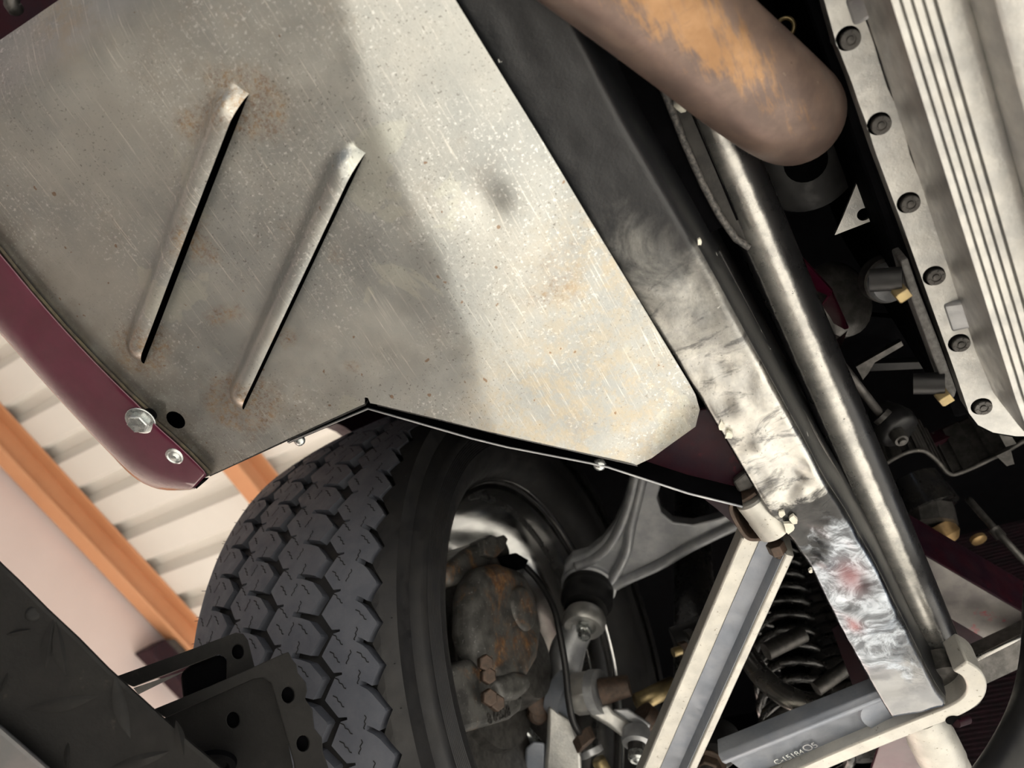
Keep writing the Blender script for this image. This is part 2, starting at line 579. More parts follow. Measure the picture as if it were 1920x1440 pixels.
bm = BM(); prism(bm, [(-3.34, 1.36, RZ - 0.30), (-3.34, 1.72, RZ - 0.30), (-3.34, 1.72, RZ - 0.20), (-3.34, 1.40, RZ - 0.20)], (0.10, 0, 0))
mesh_obj('plate', bm, M['maroon_dull'], t, 0, bevel=0.006)
bm = BM(); prism(bm, [(-3.34, 1.40, RZ - 0.20), (-3.34, 1.72, RZ - 0.20), (-3.34, 1.72, RZ - 0.14), (-3.34, 1.46, RZ - 0.14)], (0.08, 0, 0))
mesh_obj('packer', bm, M['dsteel'], t, 0, bevel=0.006)

# ================================================================== the car's shell (dark, around and above everything)
def Z(h):
    return ZC + h


t = thing('car_body', 'maroon car body shell, dark inside the wheel arch and engine bay', 'car body', (0, 0.3, Z(0.40)))
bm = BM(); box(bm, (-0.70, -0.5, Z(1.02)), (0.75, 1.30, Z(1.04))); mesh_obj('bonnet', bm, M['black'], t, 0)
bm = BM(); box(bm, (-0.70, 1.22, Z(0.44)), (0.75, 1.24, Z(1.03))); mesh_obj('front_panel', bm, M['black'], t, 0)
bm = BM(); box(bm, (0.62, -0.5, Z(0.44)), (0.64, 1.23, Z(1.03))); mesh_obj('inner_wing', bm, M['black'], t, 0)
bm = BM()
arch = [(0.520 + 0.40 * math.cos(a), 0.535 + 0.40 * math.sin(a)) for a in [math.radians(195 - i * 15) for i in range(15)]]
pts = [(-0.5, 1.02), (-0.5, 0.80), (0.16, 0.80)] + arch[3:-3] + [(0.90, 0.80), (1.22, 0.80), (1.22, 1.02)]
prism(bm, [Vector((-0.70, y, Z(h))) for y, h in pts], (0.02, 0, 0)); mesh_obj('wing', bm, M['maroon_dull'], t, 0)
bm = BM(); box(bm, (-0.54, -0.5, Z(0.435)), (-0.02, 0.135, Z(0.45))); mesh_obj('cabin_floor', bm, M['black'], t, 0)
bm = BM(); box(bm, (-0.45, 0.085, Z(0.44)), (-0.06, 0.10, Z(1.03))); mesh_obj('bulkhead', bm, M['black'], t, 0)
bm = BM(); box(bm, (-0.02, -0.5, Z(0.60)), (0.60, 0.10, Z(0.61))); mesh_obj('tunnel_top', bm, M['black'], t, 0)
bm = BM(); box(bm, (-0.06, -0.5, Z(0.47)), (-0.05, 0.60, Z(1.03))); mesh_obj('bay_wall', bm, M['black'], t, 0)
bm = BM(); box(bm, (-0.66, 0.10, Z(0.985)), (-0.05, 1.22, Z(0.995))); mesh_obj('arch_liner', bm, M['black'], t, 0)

# ================================================================== floor panel with two louvres
H0 = 0.365
CRE = [(640, 0), (690, 200), (765, 385), (820, 480), (880, 650), (920, 805)]
CREW = [P(x, y, H0) for x, y in CRE]
CREW = [CREW[0] + (CREW[0] - CREW[1]) * 1.0] + CREW + [CREW[-1] + (CREW[-1] - CREW[-2]) * 0.5]
K0, K1 = P(0, 205, H0), P(300, 5, H0)


def side(p, a, b):
    return ((b.x - a.x) * (p.y - a.y) - (b.y - a.y) * (p.x - a.x)) / math.hypot(b.x - a.x, b.y - a.y)


def crease_d(p):
    best = None
    for a, b in zip(CREW, CREW[1:]):
        ab = Vector((b.x - a.x, b.y - a.y)); ap = Vector((p.x - a.x, p.y - a.y))
        u = max(0, min(1, ap.dot(ab) / ab.length_squared))
        d = (ap - ab * u).length
        if best is None or d < best[0]:
            best = (d, -side(p, a, b))
    return math.copysign(best[0], best[1])


def soft(d, w):
    return 0 if d <= -w else (d if d >= w else (d + w) ** 2 / (4 * w))


SGN = 1 if side(P(20, 30, H0), K0, K1) > 0 else -1


K2, K3 = P(1335, 715, H0 + .02), P(1212, 872, H0 + .02)
SG3 = 1 if side(P(1300, 790, H0 + .02), K2, K3) > 0 else -1


def bend_z(p):
    z = soft(crease_d(p), 0.005) * 0.20
    z += soft(SGN * side(p, K0, K1), 0.012) * 0.70
    z -= soft(SG3 * side(p, K2, K3), 0.014) * 0.62  # corner bend added to reflect dark, imitating a cast shadow
    # dents
    for (cx, cy, r, am) in DENTS:
        q = ((p.x - cx) ** 2 + (p.y - cy) ** 2) / (r * r)
        if q < 6:
            z += am * math.exp(-q)
    z += 0.0012 * noise.noise(Vector((p.x * 9, p.y * 9, 0)))
    return z


def dent(px, py, r, am):
    q = P(px, py, H0)
    return (q.x, q.y, r, am)


DENTS = [dent(905, 385, 0.012, 0.0028), dent(955, 350, 0.022, -0.0022), dent(1010, 330, 0.03, 0.002), dent(1100, 600, 0.05, 0.002)]


def on_panel(px, py):
    h = H0
    for _ in range(8):
        q = P(px, py, h)
        h = H0 + bend_z(q)
    return q


OUT = [(-300, 279), (0, 75), (110, 0), (330, -150), (762, -150), (854, 0), (1304, 740), (1312, 768), (1304, 800), (1262, 830), (1222, 859), (1194, 872),
       (1060, 841), (930, 812), (815, 784), (706, 758), (694, 756), (690, 746), (684, 745), (684, 757), (540, 823), (392, 892), (366, 905), (180, 720), (-20, 510), (-300, 230)]
outl = [on_panel(x, y) for x, y in OUT]


def inside(x, y, poly):
    c = False
    n = len(poly)
    for i in range(n):
        a, b = poly[i], poly[i - 1]
        if (a.y > y) != (b.y > y) and x < (b.x - a.x) * (y - a.y) / (b.y - a.y) + a.x:
            c = not c
    return c


LOUV = []
for (s0, s1, w0) in (((467, 176), (270, 682), (395, 205)), ((685, 287), (457, 768), (616, 312))):
    a, b = P(*s0, H0), P(*s1, H0)
    a.z = b.z = 0
    w = P(*w0, H0); w.z = 0
    d = (b - a); L = d.length; d.normalize()
    nrm = Vector((d.y, -d.x, 0))
    if nrm.dot(w - a) < 0:
        nrm = -nrm
    LOUV.append((a, d, L, nrm, abs((w - a).dot(nrm)) * 1.05))


def louvre_z(p, bump_side):
    for (a, d, L, nr, W) in LOUV:
        q = Vector((p.x - a.x, p.y - a.y, 0))
        s, w = q.dot(d), q.dot(nr)
        if -1e-5 <= s <= L + 1e-5 and w <= W:
            if w < -1e-5 or (w < 1e-5 and not bump_side):
                continue
            u = s / L
            g = min(1, u / 0.085) if u < 0.5 else min(1, (1 - u) / 0.085)
            g = math.sin(max(g, 0) * math.pi / 2) ** 0.8
            wl = W * (0.55 + 0.45 * g)
            v = max(w, 0) / max(wl, 1e-6)
            if v >= 1:
                continue
            pr = .88 + .12 * math.sin(math.pi / 2 * v / .35) if v < .35 else max(0, 1 - ((v - .35) / .65) ** 2) ** 1.25
            return -0.0105 * g * pr
    return 0


xs = [p.x for p in outl]; ys = [p.y for p in outl]
ST = 0.0026
x0, x1, y0, y1 = min(xs) - ST, max(xs) + ST, min(ys) - ST, max(ys) + ST
nx, ny = int((x1 - x0) / ST) + 1, int((y1 - y0) / ST) + 1
bm = BM()
g = [[bm.verts.new((x0 + i * ST, y0 + j * ST, 0)) for i in range(nx + 1)] for j in range(ny + 1)]
for j in range(ny):
    for i in range(nx):
        bm.faces.new((g[j][i], g[j][i + 1], g[j + 1][i + 1], g[j + 1][i]))


def cut(a, b, rad):
    a = Vector((a.x, a.y, 0)); b = Vector((b.x, b.y, 0))
    d = (b - a).normalized()
    no = Vector((-d.y, d.x, 0))
    L = (b - a).length
    fs = [f for f in bm.faces if abs((f.calc_center_median() - a).dot(no)) < 0.006 and -0.006 < (f.calc_center_median() - a).dot(d) < L + 0.006]
    geom = set(fs)
    for f in fs:
        geom.update(f.edges); geom.update(f.verts)
    bmesh.ops.bisect_plane(bm, geom=list(geom), dist=1e-6, plane_co=a, plane_no=no)


for i in range(len(outl)):
    cut(outl[i - 1], outl[i], 0.01)
for (a, d, L, nr, W) in LOUV:
    cut(a, a + d * L, 0.01)
    for e in (a, a + d * L):
        cut(e + nr * 0.012, e - nr * 0.004, 0.01)
dead = [f for f in bm.faces if not inside(f.calc_center_median().x, f.calc_center_median().y, outl)]
bmesh.ops.delete(bm, geom=dead, context='FACES')
# round hole beside the sill bolt
hc = P(330, 787, H0); hr = 0.0068
dead = [f for f in bm.faces if math.hypot(f.calc_center_median().x - hc.x, f.calc_center_median().y - hc.y) < hr]
hv = set(v for f in dead for v in f.verts)
bmesh.ops.delete(bm, geom=dead, context='FACES')
for v in hv:
    if v.is_valid:
        q = Vector((v.co.x - hc.x, v.co.y - hc.y, 0))
        if q.length > 1e-6:
            q = q.normalized() * hr
            v.co.x, v.co.y = hc.x + q.x, hc.y + q.y
# open the louvre slots
for (a, d, L, nr, W) in LOUV:
    es = []
    for e in bm.edges:
        ok = True
        for v in e.verts:
            q = Vector((v.co.x - a.x, v.co.y - a.y, 0))
            if abs(q.dot(nr)) > 2e-5 or not (-2e-5 <= q.dot(d) <= L + 2e-5):
                ok = False
        if ok:
            es.append(e)
    bmesh.ops.split_edges(bm, edges=es)
rl = bm.verts.layers.float.new('rust'); dl = bm.verts.layers.float.new('deposit'); gl = bm.verts.layers.float.new('grime')
RUST = [(455, 185, 0.0158, .9), (480, 190, 0.0115, .9), (400, 225, 0.0115, .35), (260, 670, 0.0158, .8), (285, 640, 0.0144, .6), (375, 470, 0.0108, .5), (360, 420, 0.0144, .4), (452, 750, 0.0158, .9),
        (480, 770, 0.0216, .6), (535, 635, 0.0101, .8), (455, 585, 0.0101, .55), (430, 745, 0.0144, .5), (410, 760, 0.0144, .6), (1035, 560, 0.0144, .35), (660, 690, 0.0072, .7), (350, 240, 0.0086, .5), (630, 480, 0.0072, .3), (410, 590, 0.0115, .3)]
RUST = [(P(a, b, H0), r, s) for a, b, r, s in RUST]
DEP = [(P(a, b, H0), r) for a, b, r in ((1080, 760, .05), (1120, 520, .035), (1000, 800, .03), (1180, 820, .03), (80, 30, .02))]
SA, SB = P(0, 470, H0), P(392, 890, H0)
for v in bm.verts:
    p = v.co.copy()
    bump = any((Vector((f.calc_center_median().x - p.x, f.calc_center_median().y - p.y, 0))).dot(LOUV[0][3]) > 0 for f in v.link_faces)
    v[rl] = min(1.0, sum(s * math.exp(-((p.x - c.x) ** 2 + (p.y - c.y) ** 2) / (r * r)) for c, r, s in RUST))
    v[dl] = min(1.0, sum(math.exp(-((p.x - c.x) ** 2 + (p.y - c.y) ** 2) / (r * r)) for c, r in DEP))
    ds = abs(side(p, SA, SB))
    v[gl] = 0.85 * math.exp(-ds / 0.032) + 0.25 * math.exp(-((p.x - hc.x) ** 2 + (p.y - hc.y) ** 2) / .03 ** 2)
    v.co.z = Z(H0 + bend_z(p) + louvre_z(p, bump))
panel = thing('floor_panel', 'bare grey steel floor panel with two raised louvres and rust stains', 'floor panel', P(500, 500, H0))
mesh_obj('sheet', bm, M['sheet'], panel, 40)
tag(panel.children[0], None, None)
# turned-up front lip of the panel
bm = BM()
lip = [on_panel(x, y) for x, y in ((392, 891), (540, 823), (684, 757))]
lip2 = [on_panel(x, y) for x, y in ((706, 758), (815, 784), (930, 812), (1060, 841), (1194, 872))]
for seq in (lip, lip2):
    for a, b in zip(seq, seq[1:]):
        prism(bm, [a, b, b + Vector((0, 0, .018)), a + Vector((0, 0, .018))], (0, 0.0012, 0))
mesh_obj('front_lip', bm, M['gloss'], panel, 0)

# wheel arch closing sheet, with a pale cut edge, standing just ahead of the panel
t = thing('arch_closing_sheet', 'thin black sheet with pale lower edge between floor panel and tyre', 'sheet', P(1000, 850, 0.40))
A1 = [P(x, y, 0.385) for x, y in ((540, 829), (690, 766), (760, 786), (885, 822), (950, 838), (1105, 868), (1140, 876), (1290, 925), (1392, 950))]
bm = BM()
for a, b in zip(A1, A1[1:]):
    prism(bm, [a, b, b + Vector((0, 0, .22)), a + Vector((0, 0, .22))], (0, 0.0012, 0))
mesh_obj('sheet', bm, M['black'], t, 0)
bm = BM(); tube(bm, A1, 0.0008, 6); mesh_obj('cut_edge', bm, M['alud'], t, 180)
for (px, py) in ((551, 822), (1118, 868)):
    c = P(px, py, 0.384)
    bm = BM(); lathe(bm, c + Vector((0, 0.004, 0.004)), (0.1, -0.25, -1), [(0, .0042), (.0015, .0042), (.003, .003), (.0038, .0008)], 16)
    mesh_obj('screw_head', bm, M['steel'], t, 40)

# ================================================================== maroon sill
HS = 0.359
t = thing('sill', 'maroon painted sill edge with zinc bolt and rivet beside the bare panel', 'sill', P(150, 760, HS))
INN = [(-250, 205), (-60, 405), (0, 470), (60, 545), (120, 614), (180, 678), (240, 738), (275, 770), (292, 795), (320, 818), (355, 851), (392, 889)]
OTR = [(-330, 308), (-130, 522), (0, 668), (60, 736), (115, 797), (160, 847), (196, 884), (216, 905), (240, 921), (268, 929), (300, 929), (376, 906)]
bm = BM()
NV = 14
rows = []
for (a, b) in zip(INN, OTR):
    A, B = P(*a, HS), P(*b, HS + 0.0215)
    row = []
    for k in range(NV + 1):
        v = k / NV
        q = A.lerp(B, v)
        W = (B - A).length
        e = max(0, min(1, (v - .30) / .42))
        up = .69 * (.42 * (e ** 3 - .5 * e ** 4) + max(0, v - .72))
        q.z = Z(HS + W * up)
        row.append(q)
    B2 = row[-1]
    out = (B - A); out.z = 0; out.normalize()
    row += [B2 + Vector((0, 0, 0.012)) + out * 0.0005, B2 + Vector((0, 0, 0.06)) - out * 0.002]
    rows.append(row)
vs = [[bm.verts.new(q) for q in r] for r in rows]
for i in range(len(vs) - 1):
    for k in range(len(vs[0]) - 1):
        bm.faces.new((vs[i][k], vs[i + 1][k], vs[i + 1][k + 1], vs[i][k + 1]))
mesh_obj('sill_skin', bm, M['maroon'], t, 60, subsurf=1, solid=0.0012)
bm = BM(); seam = [P(x, y, HS + .003) for x, y in INN]
prism(bm, [p + Vector((-.0004, .0004, 0)) for p in seam] + [p + Vector((.0006, -.0007, .0)) for p in seam[::-1]], (0, 0, .002))
mesh_obj('seam_sealer', bm, simple('old_sealer', (0.09, 0.075, 0.045), (0.05, 0.04, 0.03), 0.7, 0, 120, .4), t, 0)
bm = BM(); prism(bm, [P(360, 903, HS), P(388, 900, HS), P(368, 917, HS)], (0, 0, .003)); mesh_obj('torn_tab', bm, M['black'], t, 0)
o = hexbolt('flange_bolt', P(264, 788, HS - 0.001), (0.12, 0.1, -1), 0.0072, 0.006, M['steel'], t, 1.42)
c = P(329, 854, HS - .0005)
bm = BM(); lathe(bm, c, (0.1, 0.1, -1), [(0, .0066), (.0012, .0064), (.0022, .005), (.0015, .0042), (.0018, .0034), (.0032, .0022), (.0034, .0005)], 24)
mesh_obj('rivet', bm, M['steel'], t, 40)
bm = BM(); lathe(bm, P(283, 776, HS + .001), (0, 0, -1), [(0, .0045), (.0008, .0042)], 20); mesh_obj('bolt_hole', bm, M['black'], t, 40)
# dark maroon body behind the panel's rear edge
t = thing('rear_floor_brace', 'dark maroon brace with grey clip behind the panel corner', 'brace', P(30, 20, 0.40))
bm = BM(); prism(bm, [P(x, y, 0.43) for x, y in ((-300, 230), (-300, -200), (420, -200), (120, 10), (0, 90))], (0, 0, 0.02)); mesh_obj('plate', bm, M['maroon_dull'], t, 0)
bm = BM(); tube(bm, smooth_path([P(25, -15, 0.405), P(22, 5, 0.402), P(30, 18, 0.405)]), [.004] * 7 + [.0045] * 6, 10); mesh_obj('clip', bm, M['dsteel'], t, 180)
# ================================================================== chassis rail (black paint to bare metal with reflections painted in, dented further forward)
t = thing('chassis_rail', 'dented chassis rail strip, black at one end and shiny bare metal at the other', 'chassis rail', P(1300, 600, 0.39))
LE = [(770, -150), (852, 0), (1000, 245), (1150, 490), (1275, 690), (1345, 800), (1398, 890), (1445, 965), (1478, 1005), (1512, 1055), (1530, 1085), (1568, 1165), (1622, 1262), (1655, 1318), (1672, 1345)]
RE = [(985, -150), (1062, 0), (1180, 240), (1300, 450), (1440, 705), (1500, 815), (1548, 905), (1588, 968), (1612, 1012), (1640, 1062), (1652, 1085), (1684, 1150), (1728, 1240), (1757, 1295), (1776, 1322)]
HR = 0.390


def lerp_path(pts, n):
    ws = [P(x, y, HR) for x, y in pts]
    ws = smooth_path(ws, 10)
    ln = [0]
    for a, b in zip(ws, ws[1:]):
        ln.append(ln[-1] + (b - a).length)
    out = []
    j = 0
    for i in range(n + 1):
        s = ln[-1] * i / n
        while j < len(ln) - 2 and ln[j + 1] < s:
            j += 1
        f = (s - ln[j]) / max(ln[j + 1] - ln[j], 1e-9)
        out.append(ws[j].lerp(ws[j + 1], f))
    return out


NU, NVV = 260, 26
Lw, Rw = lerp_path(LE, NU), lerp_path(RE, NU)
bm = BM()
al = bm.verts.layers.float.new('along')
rd_ = bm.verts.layers.float.new('red')
grid = []
BIG = [(0.34, 0.75, .035, .25, .0022), (0.375, .3, .03, .3, -.002), (0.45, .5, .02, .3, .0016), (0.52, .35, .02, .3, -.0015), (.70, .3, .016, .2, .004), (.73, .3, .014, .14, -.003), (.66, .6, .02, .25, -.002),
       (.77, .6, .02, .3, .002), (.83, .5, .015, .35, -.002), (.87, .7, .012, .2, .002), (.90, .4, .014, .3, -.0018), (.60, .7, .015, .2, .002), (.57, .4, .015, .2, -.0016)]
for i in range(NU + 1):
    u = i / NU
    row = []
    for k in range(NVV + 1):
        v = k / NVV
        q = Lw[i].lerp(Rw[i], v)
        amp = 0.0008 + 0.0022 * max(0, min(1, (u - 0.38) / 0.25))
        if u > 0.93:
            amp *= 0.5
        z = amp * noise.noise(Vector((q.x * 38, q.y * 30, 1.7))) + amp * 0.55 * noise.noise(Vector((q.x * 95, q.y * 80, 5.1)))
        for (a, b, ra, rb, am) in BIG:
            e = ((u - a) / ra) ** 2 + ((v - b) / rb) ** 2
            if e < 8:
                z += am * math.exp(-e)
        ed = max(0, (v - 0.93) / 0.07)
        z += 0.004 * ed * ed + 0.0012 * max(0, (0.06 - v) / 0.06) ** 2
        q.z += z
        vt = bm.verts.new(q)
        vt[al] = u
        vt[rd_] = math.exp(-(((u - .765) / .022) ** 2 + ((v - .55) / .22) ** 2)) + math.exp(-(((u - .835) / .012) ** 2 + ((v - .25) / .12) ** 2))
        row.append(vt)
    # turned-up side
    for dz, dx in ((0.010, 0.002), (0.035, 0.004), (0.075, 0.006)):
        q = Rw[i] + Vector((dx, 0, dz))
        vt = bm.verts.new(q); vt[al] = -0.5
        row.append(vt)
    grid.append(row)
for i in range(NU):
    for k in range(len(grid[0]) - 1):
        bm.faces.new((grid[i][k], grid[i + 1][k], grid[i + 1][k + 1], grid[i][k + 1]))
mesh_obj('rail_face', bm, M['rail'], t, 180, solid=0.0012)
for (px, py, s) in ((1352, 800, 9), (1366, 818, 8), (1466, 965, 7), (1478, 990, 11), (1488, 975, 8), (1312, 455, 6), (1520, 1072, 4)):
    bm = BM()
    pp = [P(px + s * random.uniform(.5, 1.3) * math.cos(a), py + s * random.uniform(.5, 1.3) * math.sin(a), HR - .003) for a in [k * math.pi / 4 for k in range(8)]]
    prism(bm, pp, (0, 0, 0.0025))
    mesh_obj('paint_flake', bm, M['paintchip'], t, 0)

# flange strips in the dark gap beside the rail
t = thing('seam_flange', 'black seam flange with rough edge between rail and long tube', 'flange', P(1320, 300, 0.44))
bm = BM(); prism(bm, [P(x, y, 0.435) for x, y in ((1215, 90), (1262, 120), (1300, 215), (1345, 320), (1405, 463), (1380, 447), (1350, 405), (1318, 345), (1285, 270), (1250, 180))], (0, 0, .004))
mesh_obj('strip', bm, simple('dark_flange', (.022, .021, .02), (.035, .033, .03), .6, 0, 90, .3, spec=.3), t, 0, bevel=.001)
bm = BM(); tube(bm, [P(x, y, 0.433) for x, y in ((1212, 95), (1250, 182), (1285, 272), (1318, 346), (1350, 406), (1380, 448), (1405, 464))], .0022, 8); mesh_obj('rough_edge', bm, simple('gritty_edge', (.05, .05, .05), (.16, .15, .14), .5, .3, 420, .8, bscale=420), t, 180)
bm = BM(); tube(bm, [P(1270, 192, .432), P(1283, 205, .438)], .003, 8); mesh_obj('clip', bm, M['paintchip'], t, 180)
t = thing('inner_flange', 'long thin black flange lying against the dented rail', 'flange', P(1480, 800, 0.42))
bm = BM(); prism(bm, [P(x, y, 0.43) for x, y in ((1330, 470), (1350, 470), (1480, 720), (1580, 900), (1640, 1020), (1620, 1015), (1560, 905), (1450, 720))], (0, 0, .03)); mesh_obj('strip', bm, M['rubber'], t, 0, bevel=.001)
bm = BM(); tube(bm, [P(x, y, 0.428) for x, y in ((1345, 480), (1470, 715), (1580, 905), (1640, 1022))], .0012, 6); mesh_obj('edge', bm, M['dsteel'], t, 180)

# ================================================================== exhaust
t = thing('exhaust_pipe', 'wide heat-tinted rusty exhaust pipe ending in an upward bend', 'exhaust pipe', P(1300, 100, 0.40))
a0, a1 = P(1010, -165, 0.355), P(1222, 2, 0.377)
a2 = P(1374, 128, 0.400); a3 = P(1430, 173, 0.408)
d = (a3 - a2).normalized()
path = smooth_path([a0, a1, a2, a3], 8)
for k in range(1, 11):
    th = k / 10 * math.pi / 2
    path.append(a3 + d * (0.030 * math.sin(th)) + Vector((0, 0, 1)) * (0.030 * (1 - math.cos(th))))
path.append(path[-1] + Vector((0, 0, .12)))
bm = BM(); tube(bm, path, [.0275] * 17 + [.0275 - .0013 * k / (len(path) - 18) for k in range(len(path) - 17)], 40)
bm.normal_update()
tl = bm.verts.layers.float.new('tint')
axp = (a3 - a1).normalized(); cd_ = Vector((0.05, 0.1, -1)).normalized(); sd_ = axp.cross(cd_).normalized()
if sd_.x < 0:
    sd_ = -sd_
for i, v in enumerate(bm.verts):
    ring = i // 40
    c_ = path[ring]
    nn = (v.co - c_).normalized()
    ang = math.degrees(math.atan2(nn.dot(sd_), nn.dot(cd_)))
    s_ = (c_ - a1).dot(axp) / (a3 - a1).length
    fade = 1 - max(0, min(1, (s_ - .45) / .75)) * .75
    v[tl] = math.exp(-((ang - 12) / 34) ** 2) * fade
mesh_obj('pipe', bm, M['pipe'], t, 180)

# ================================================================== long tube
t = thing('torsion_tube', 'long straight black tube with a highlight painted underneath, ending in the alloy arm', 'tube', P(1580, 760, .46))
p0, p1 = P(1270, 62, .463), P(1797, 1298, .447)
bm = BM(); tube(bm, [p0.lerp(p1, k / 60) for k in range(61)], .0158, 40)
hl_ = bm.verts.layers.float.new('glint')
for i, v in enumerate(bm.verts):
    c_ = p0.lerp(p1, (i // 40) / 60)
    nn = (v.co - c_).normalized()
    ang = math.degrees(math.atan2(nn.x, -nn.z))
    v[hl_] = math.exp(-((ang + 14) / 33) ** 2)  # painted highlight, strongest along the underside
mesh_obj('tube_body', bm, M['tubeglint'], t, 60)
d = (p1 - p0).normalized()
bm = BM(); lathe(bm, p1 - d * .03, d, [(0, .0162), (.004, .0175), (.02, .0178), (.03, .0172)], 32); mesh_obj('end_collar', bm, M['dsteel'], t, 40)

# ================================================================== oil pan
t = thing('oil_pan', 'cast aluminium oil pan with ribbed sump and row of flange bolts', 'oil pan', P(1800, 300, .40))
HF = .42
OUTF = [(1496, -150), (1542, -12), (1566, 75), (1596, 152), (1645, 295), (1696, 432), (1745, 570), (1788, 690), (1806, 742), (1817, 775), (1834, 797), (1862, 811), (1905, 818), (1990, 818)]
BOLTS = [(1590, 72), (1648, 232), (1703, 380), (1751, 517), (1798, 643), (1840, 762)]
# wavy inner edge of the flange: full around the bolts, drawn in between
INF = [(1985, 780), (1935, 760), (1898, 752), (1880, 720), (1866, 690), (1852, 660), (1846, 635), (1828, 598), (1812, 560), (1803, 530), (1797, 505), (1776, 470), (1762, 435), (1752, 395), (1745, 370), (1722, 330), (1706, 290), (1696, 245), (1688, 215), (1664, 165), (1648, 115), (1638, 80), (1628, 52), (1606, -10), (1560, -150)]
bm = BM()
outer = [P(x, y, HF) for x, y in OUTF] + [P(x, y, HF) for x, y in INF]
bc = [P(x, y, HF) for x, y in BOLTS]
plate(bm, outer, [circle(c, (0, 0, 1), .0057, 24) for c in bc], (0, 0, .016))
panfl = mesh_obj('flange', bm, M['alu'], t, 30, bevel=.0012, seg=2)
bolt0 = None
for c in bc:
    bm = BM()
    cc = Vector((0, 0, 0))
    lathe(bm, cc, (0, 0, -1), [(0, .0060), (.006, .0060), (.0068, .0055), (.0066, .0032), (.0060, .0030), (.0060, .0022), (.0068, .002), (.0070, .0005)], 20)
    for k in range(6):
        a = k * math.pi / 3
        dd = Vector((math.cos(a), math.sin(a), 0)); s = Vector((-dd.y, dd.x, 0)) * .0004
        prism(bm, [dd * .0038 + s + Vector((0, 0, -.0070)), dd * .0052 + s + Vector((0, 0, -.0070)), dd * .0052 - s + Vector((0, 0, -.0070)), dd * .0038 - s + Vector((0, 0, -.0070))], (0, 0, .0015))
    if bolt0 is None:
        bolt0 = mesh_obj('flange_bolt', bm, M['dsteel'], None, 30)
        o = bolt0
    else:
        bm.free()
        o = bolt0.copy(); COL.objects.link(o)
    o.location = c + Vector((.0007, .0010, .0055))
    o.scale = (.82, .82, 1)
    put(o, panfl)
    bm = BM(); lathe(bm, c + Vector((0, 0, .010)), (0, 0, -1), [(0, .0005), (.0002, .0055), (.0094, .0055), (.0094, .00568), (0, .00568)], 24, cap=False); mesh_obj('recess', bm, M['black'], panfl, 0)  # black lining added to darken the bolt recess
# gasket and block
bm = BM()
g1 = [P(x, y, HF + .0165) + Vector((-.0012 + random.uniform(-.0006, .0006), 0, 0)) for x, y in OUTF]
prism(bm, g1 + [q + Vector((.012, 0, 0)) for q in g1[::-1]], (0, 0, .003)); mesh_obj('gasket', bm, M['black'], t, 0)
# body: profile across (x, h) extruded along the car
prof = [(.0695, .436), (.0702, .42), (.0706, .380), (.0712, .3685)]
x = .0712
for k in range(4):
    prof += [(x + .0003, .366), (x + .0027, .366), (x + .0031, .3690), (x + .0036, .3690)]
    x += .0038
prof += [(x + .0005, .366), (x + .0075, .3655), (x + .010, .3662), (x + .0115, .3675), (x + .0120, .352), (x + .0132, .3445), (x + .0150, .3435), (x + .030, .343), (x + .15, .343), (x + .20, .425)]
bm = BM()
ysec = [(-.20, 0), (0.0, 0), (.20, 0), (.262, 0), (.292, .004), (.305, .012), (.312, .03)]
rows = []
for (yy, sh) in ysec:
    rows.append([bm.verts.new((px_ + sh * .5, yy, Z(min(hh + sh * 1.2, .43)))) for px_, hh in prof])
for i in range(len(rows) - 1):
    for k in range(len(prof) - 1):
        bm.faces.new((rows[i][k], rows[i + 1][k], rows[i + 1][k + 1], rows[i][k + 1]))
bm.faces.new(rows[-1])
mesh_obj('sump', bm, M['alu'], t, 28)
# webs between flange and sump wall
for (px, py, w, dep) in ((1622, 8, .007, .016), (1802, 588, .010, .008)):
    c = P(px, py, HF)
    bm = BM(); prism(bm, [c + Vector((-.008, -w, 0)), c + Vector((-.008, w, 0)), c + Vector((.012, w * .8, -dep)), c + Vector((.012, -w * .8, -dep))], (0.004, 0, .014))
    mesh_obj('web', bm, M['alud'], t, 30, bevel=.002)
bm = BM(); box(bm, (.050, -.30, Z(.437)), (.30, .315, Z(.80)))
blk = mesh_obj('engine_block', bm, M['black'], None, 0, bevel=.004)
tag(blk, 'black engine block above the aluminium oil pan', 'engine block')

# ================================================================== small parts between tube and oil pan
t = thing('mount_plate', 'narrow grey mounting plate on edge beside the oil pan flange', 'plate', P(1740, 620, .45))
bm = BM(); prism(bm, [P(x, y, .412) for x, y in ((1688, 490), (1702, 484), (1724, 548), (1762, 645), (1794, 733), (1790, 746), (1778, 747), (1742, 650), (1706, 553))], (0, 0, .02)); mesh_obj('plate', bm, simple('gritty_grey_plate', (.13, .128, .125), (.08, .078, .075), .6, .3, 300, .4), t, 0, bevel=.001)
for (px, py) in ((1693, 543), (1772, 739)):
    c = P(px + 14, py - 4, .410)
    hexbolt('nut', c, (-1, .25, -.1), .0052, .009, M['brass'], t, 0)
    bm = BM(); tube(bm, [c + Vector((-.002, -.006, .002)), c + Vector((-.017, -.010, .006))], .0065, 14); mesh_obj('spacer', bm, M['rubber'], t, 40)
t = thing('round_cover', 'small half-round grey cover behind the mounting plate', 'cover', P(1665, 530, .49))
c = P(1668, 530, .49)
bm = BM(); lathe(bm, c, (.25, -.1, -1), [(-.01, .013), (0, .0135), (.003, .012), (.004, .0005)], 28); mesh_obj('cap', bm, M['alud'], t, 40)
bm = BM(); lathe(bm, c + Vector((0, 0, .004)), (.25, -.1, -1), [(-.01, .0155), (0, .0155), (.001, .0145)], 28); mesh_obj('rim', bm, M['dsteel'], t, 40)
t = thing('gusset_bracket', 'pale triangular gusset bracket with one round hole', 'bracket', P(1620, 390, .50))
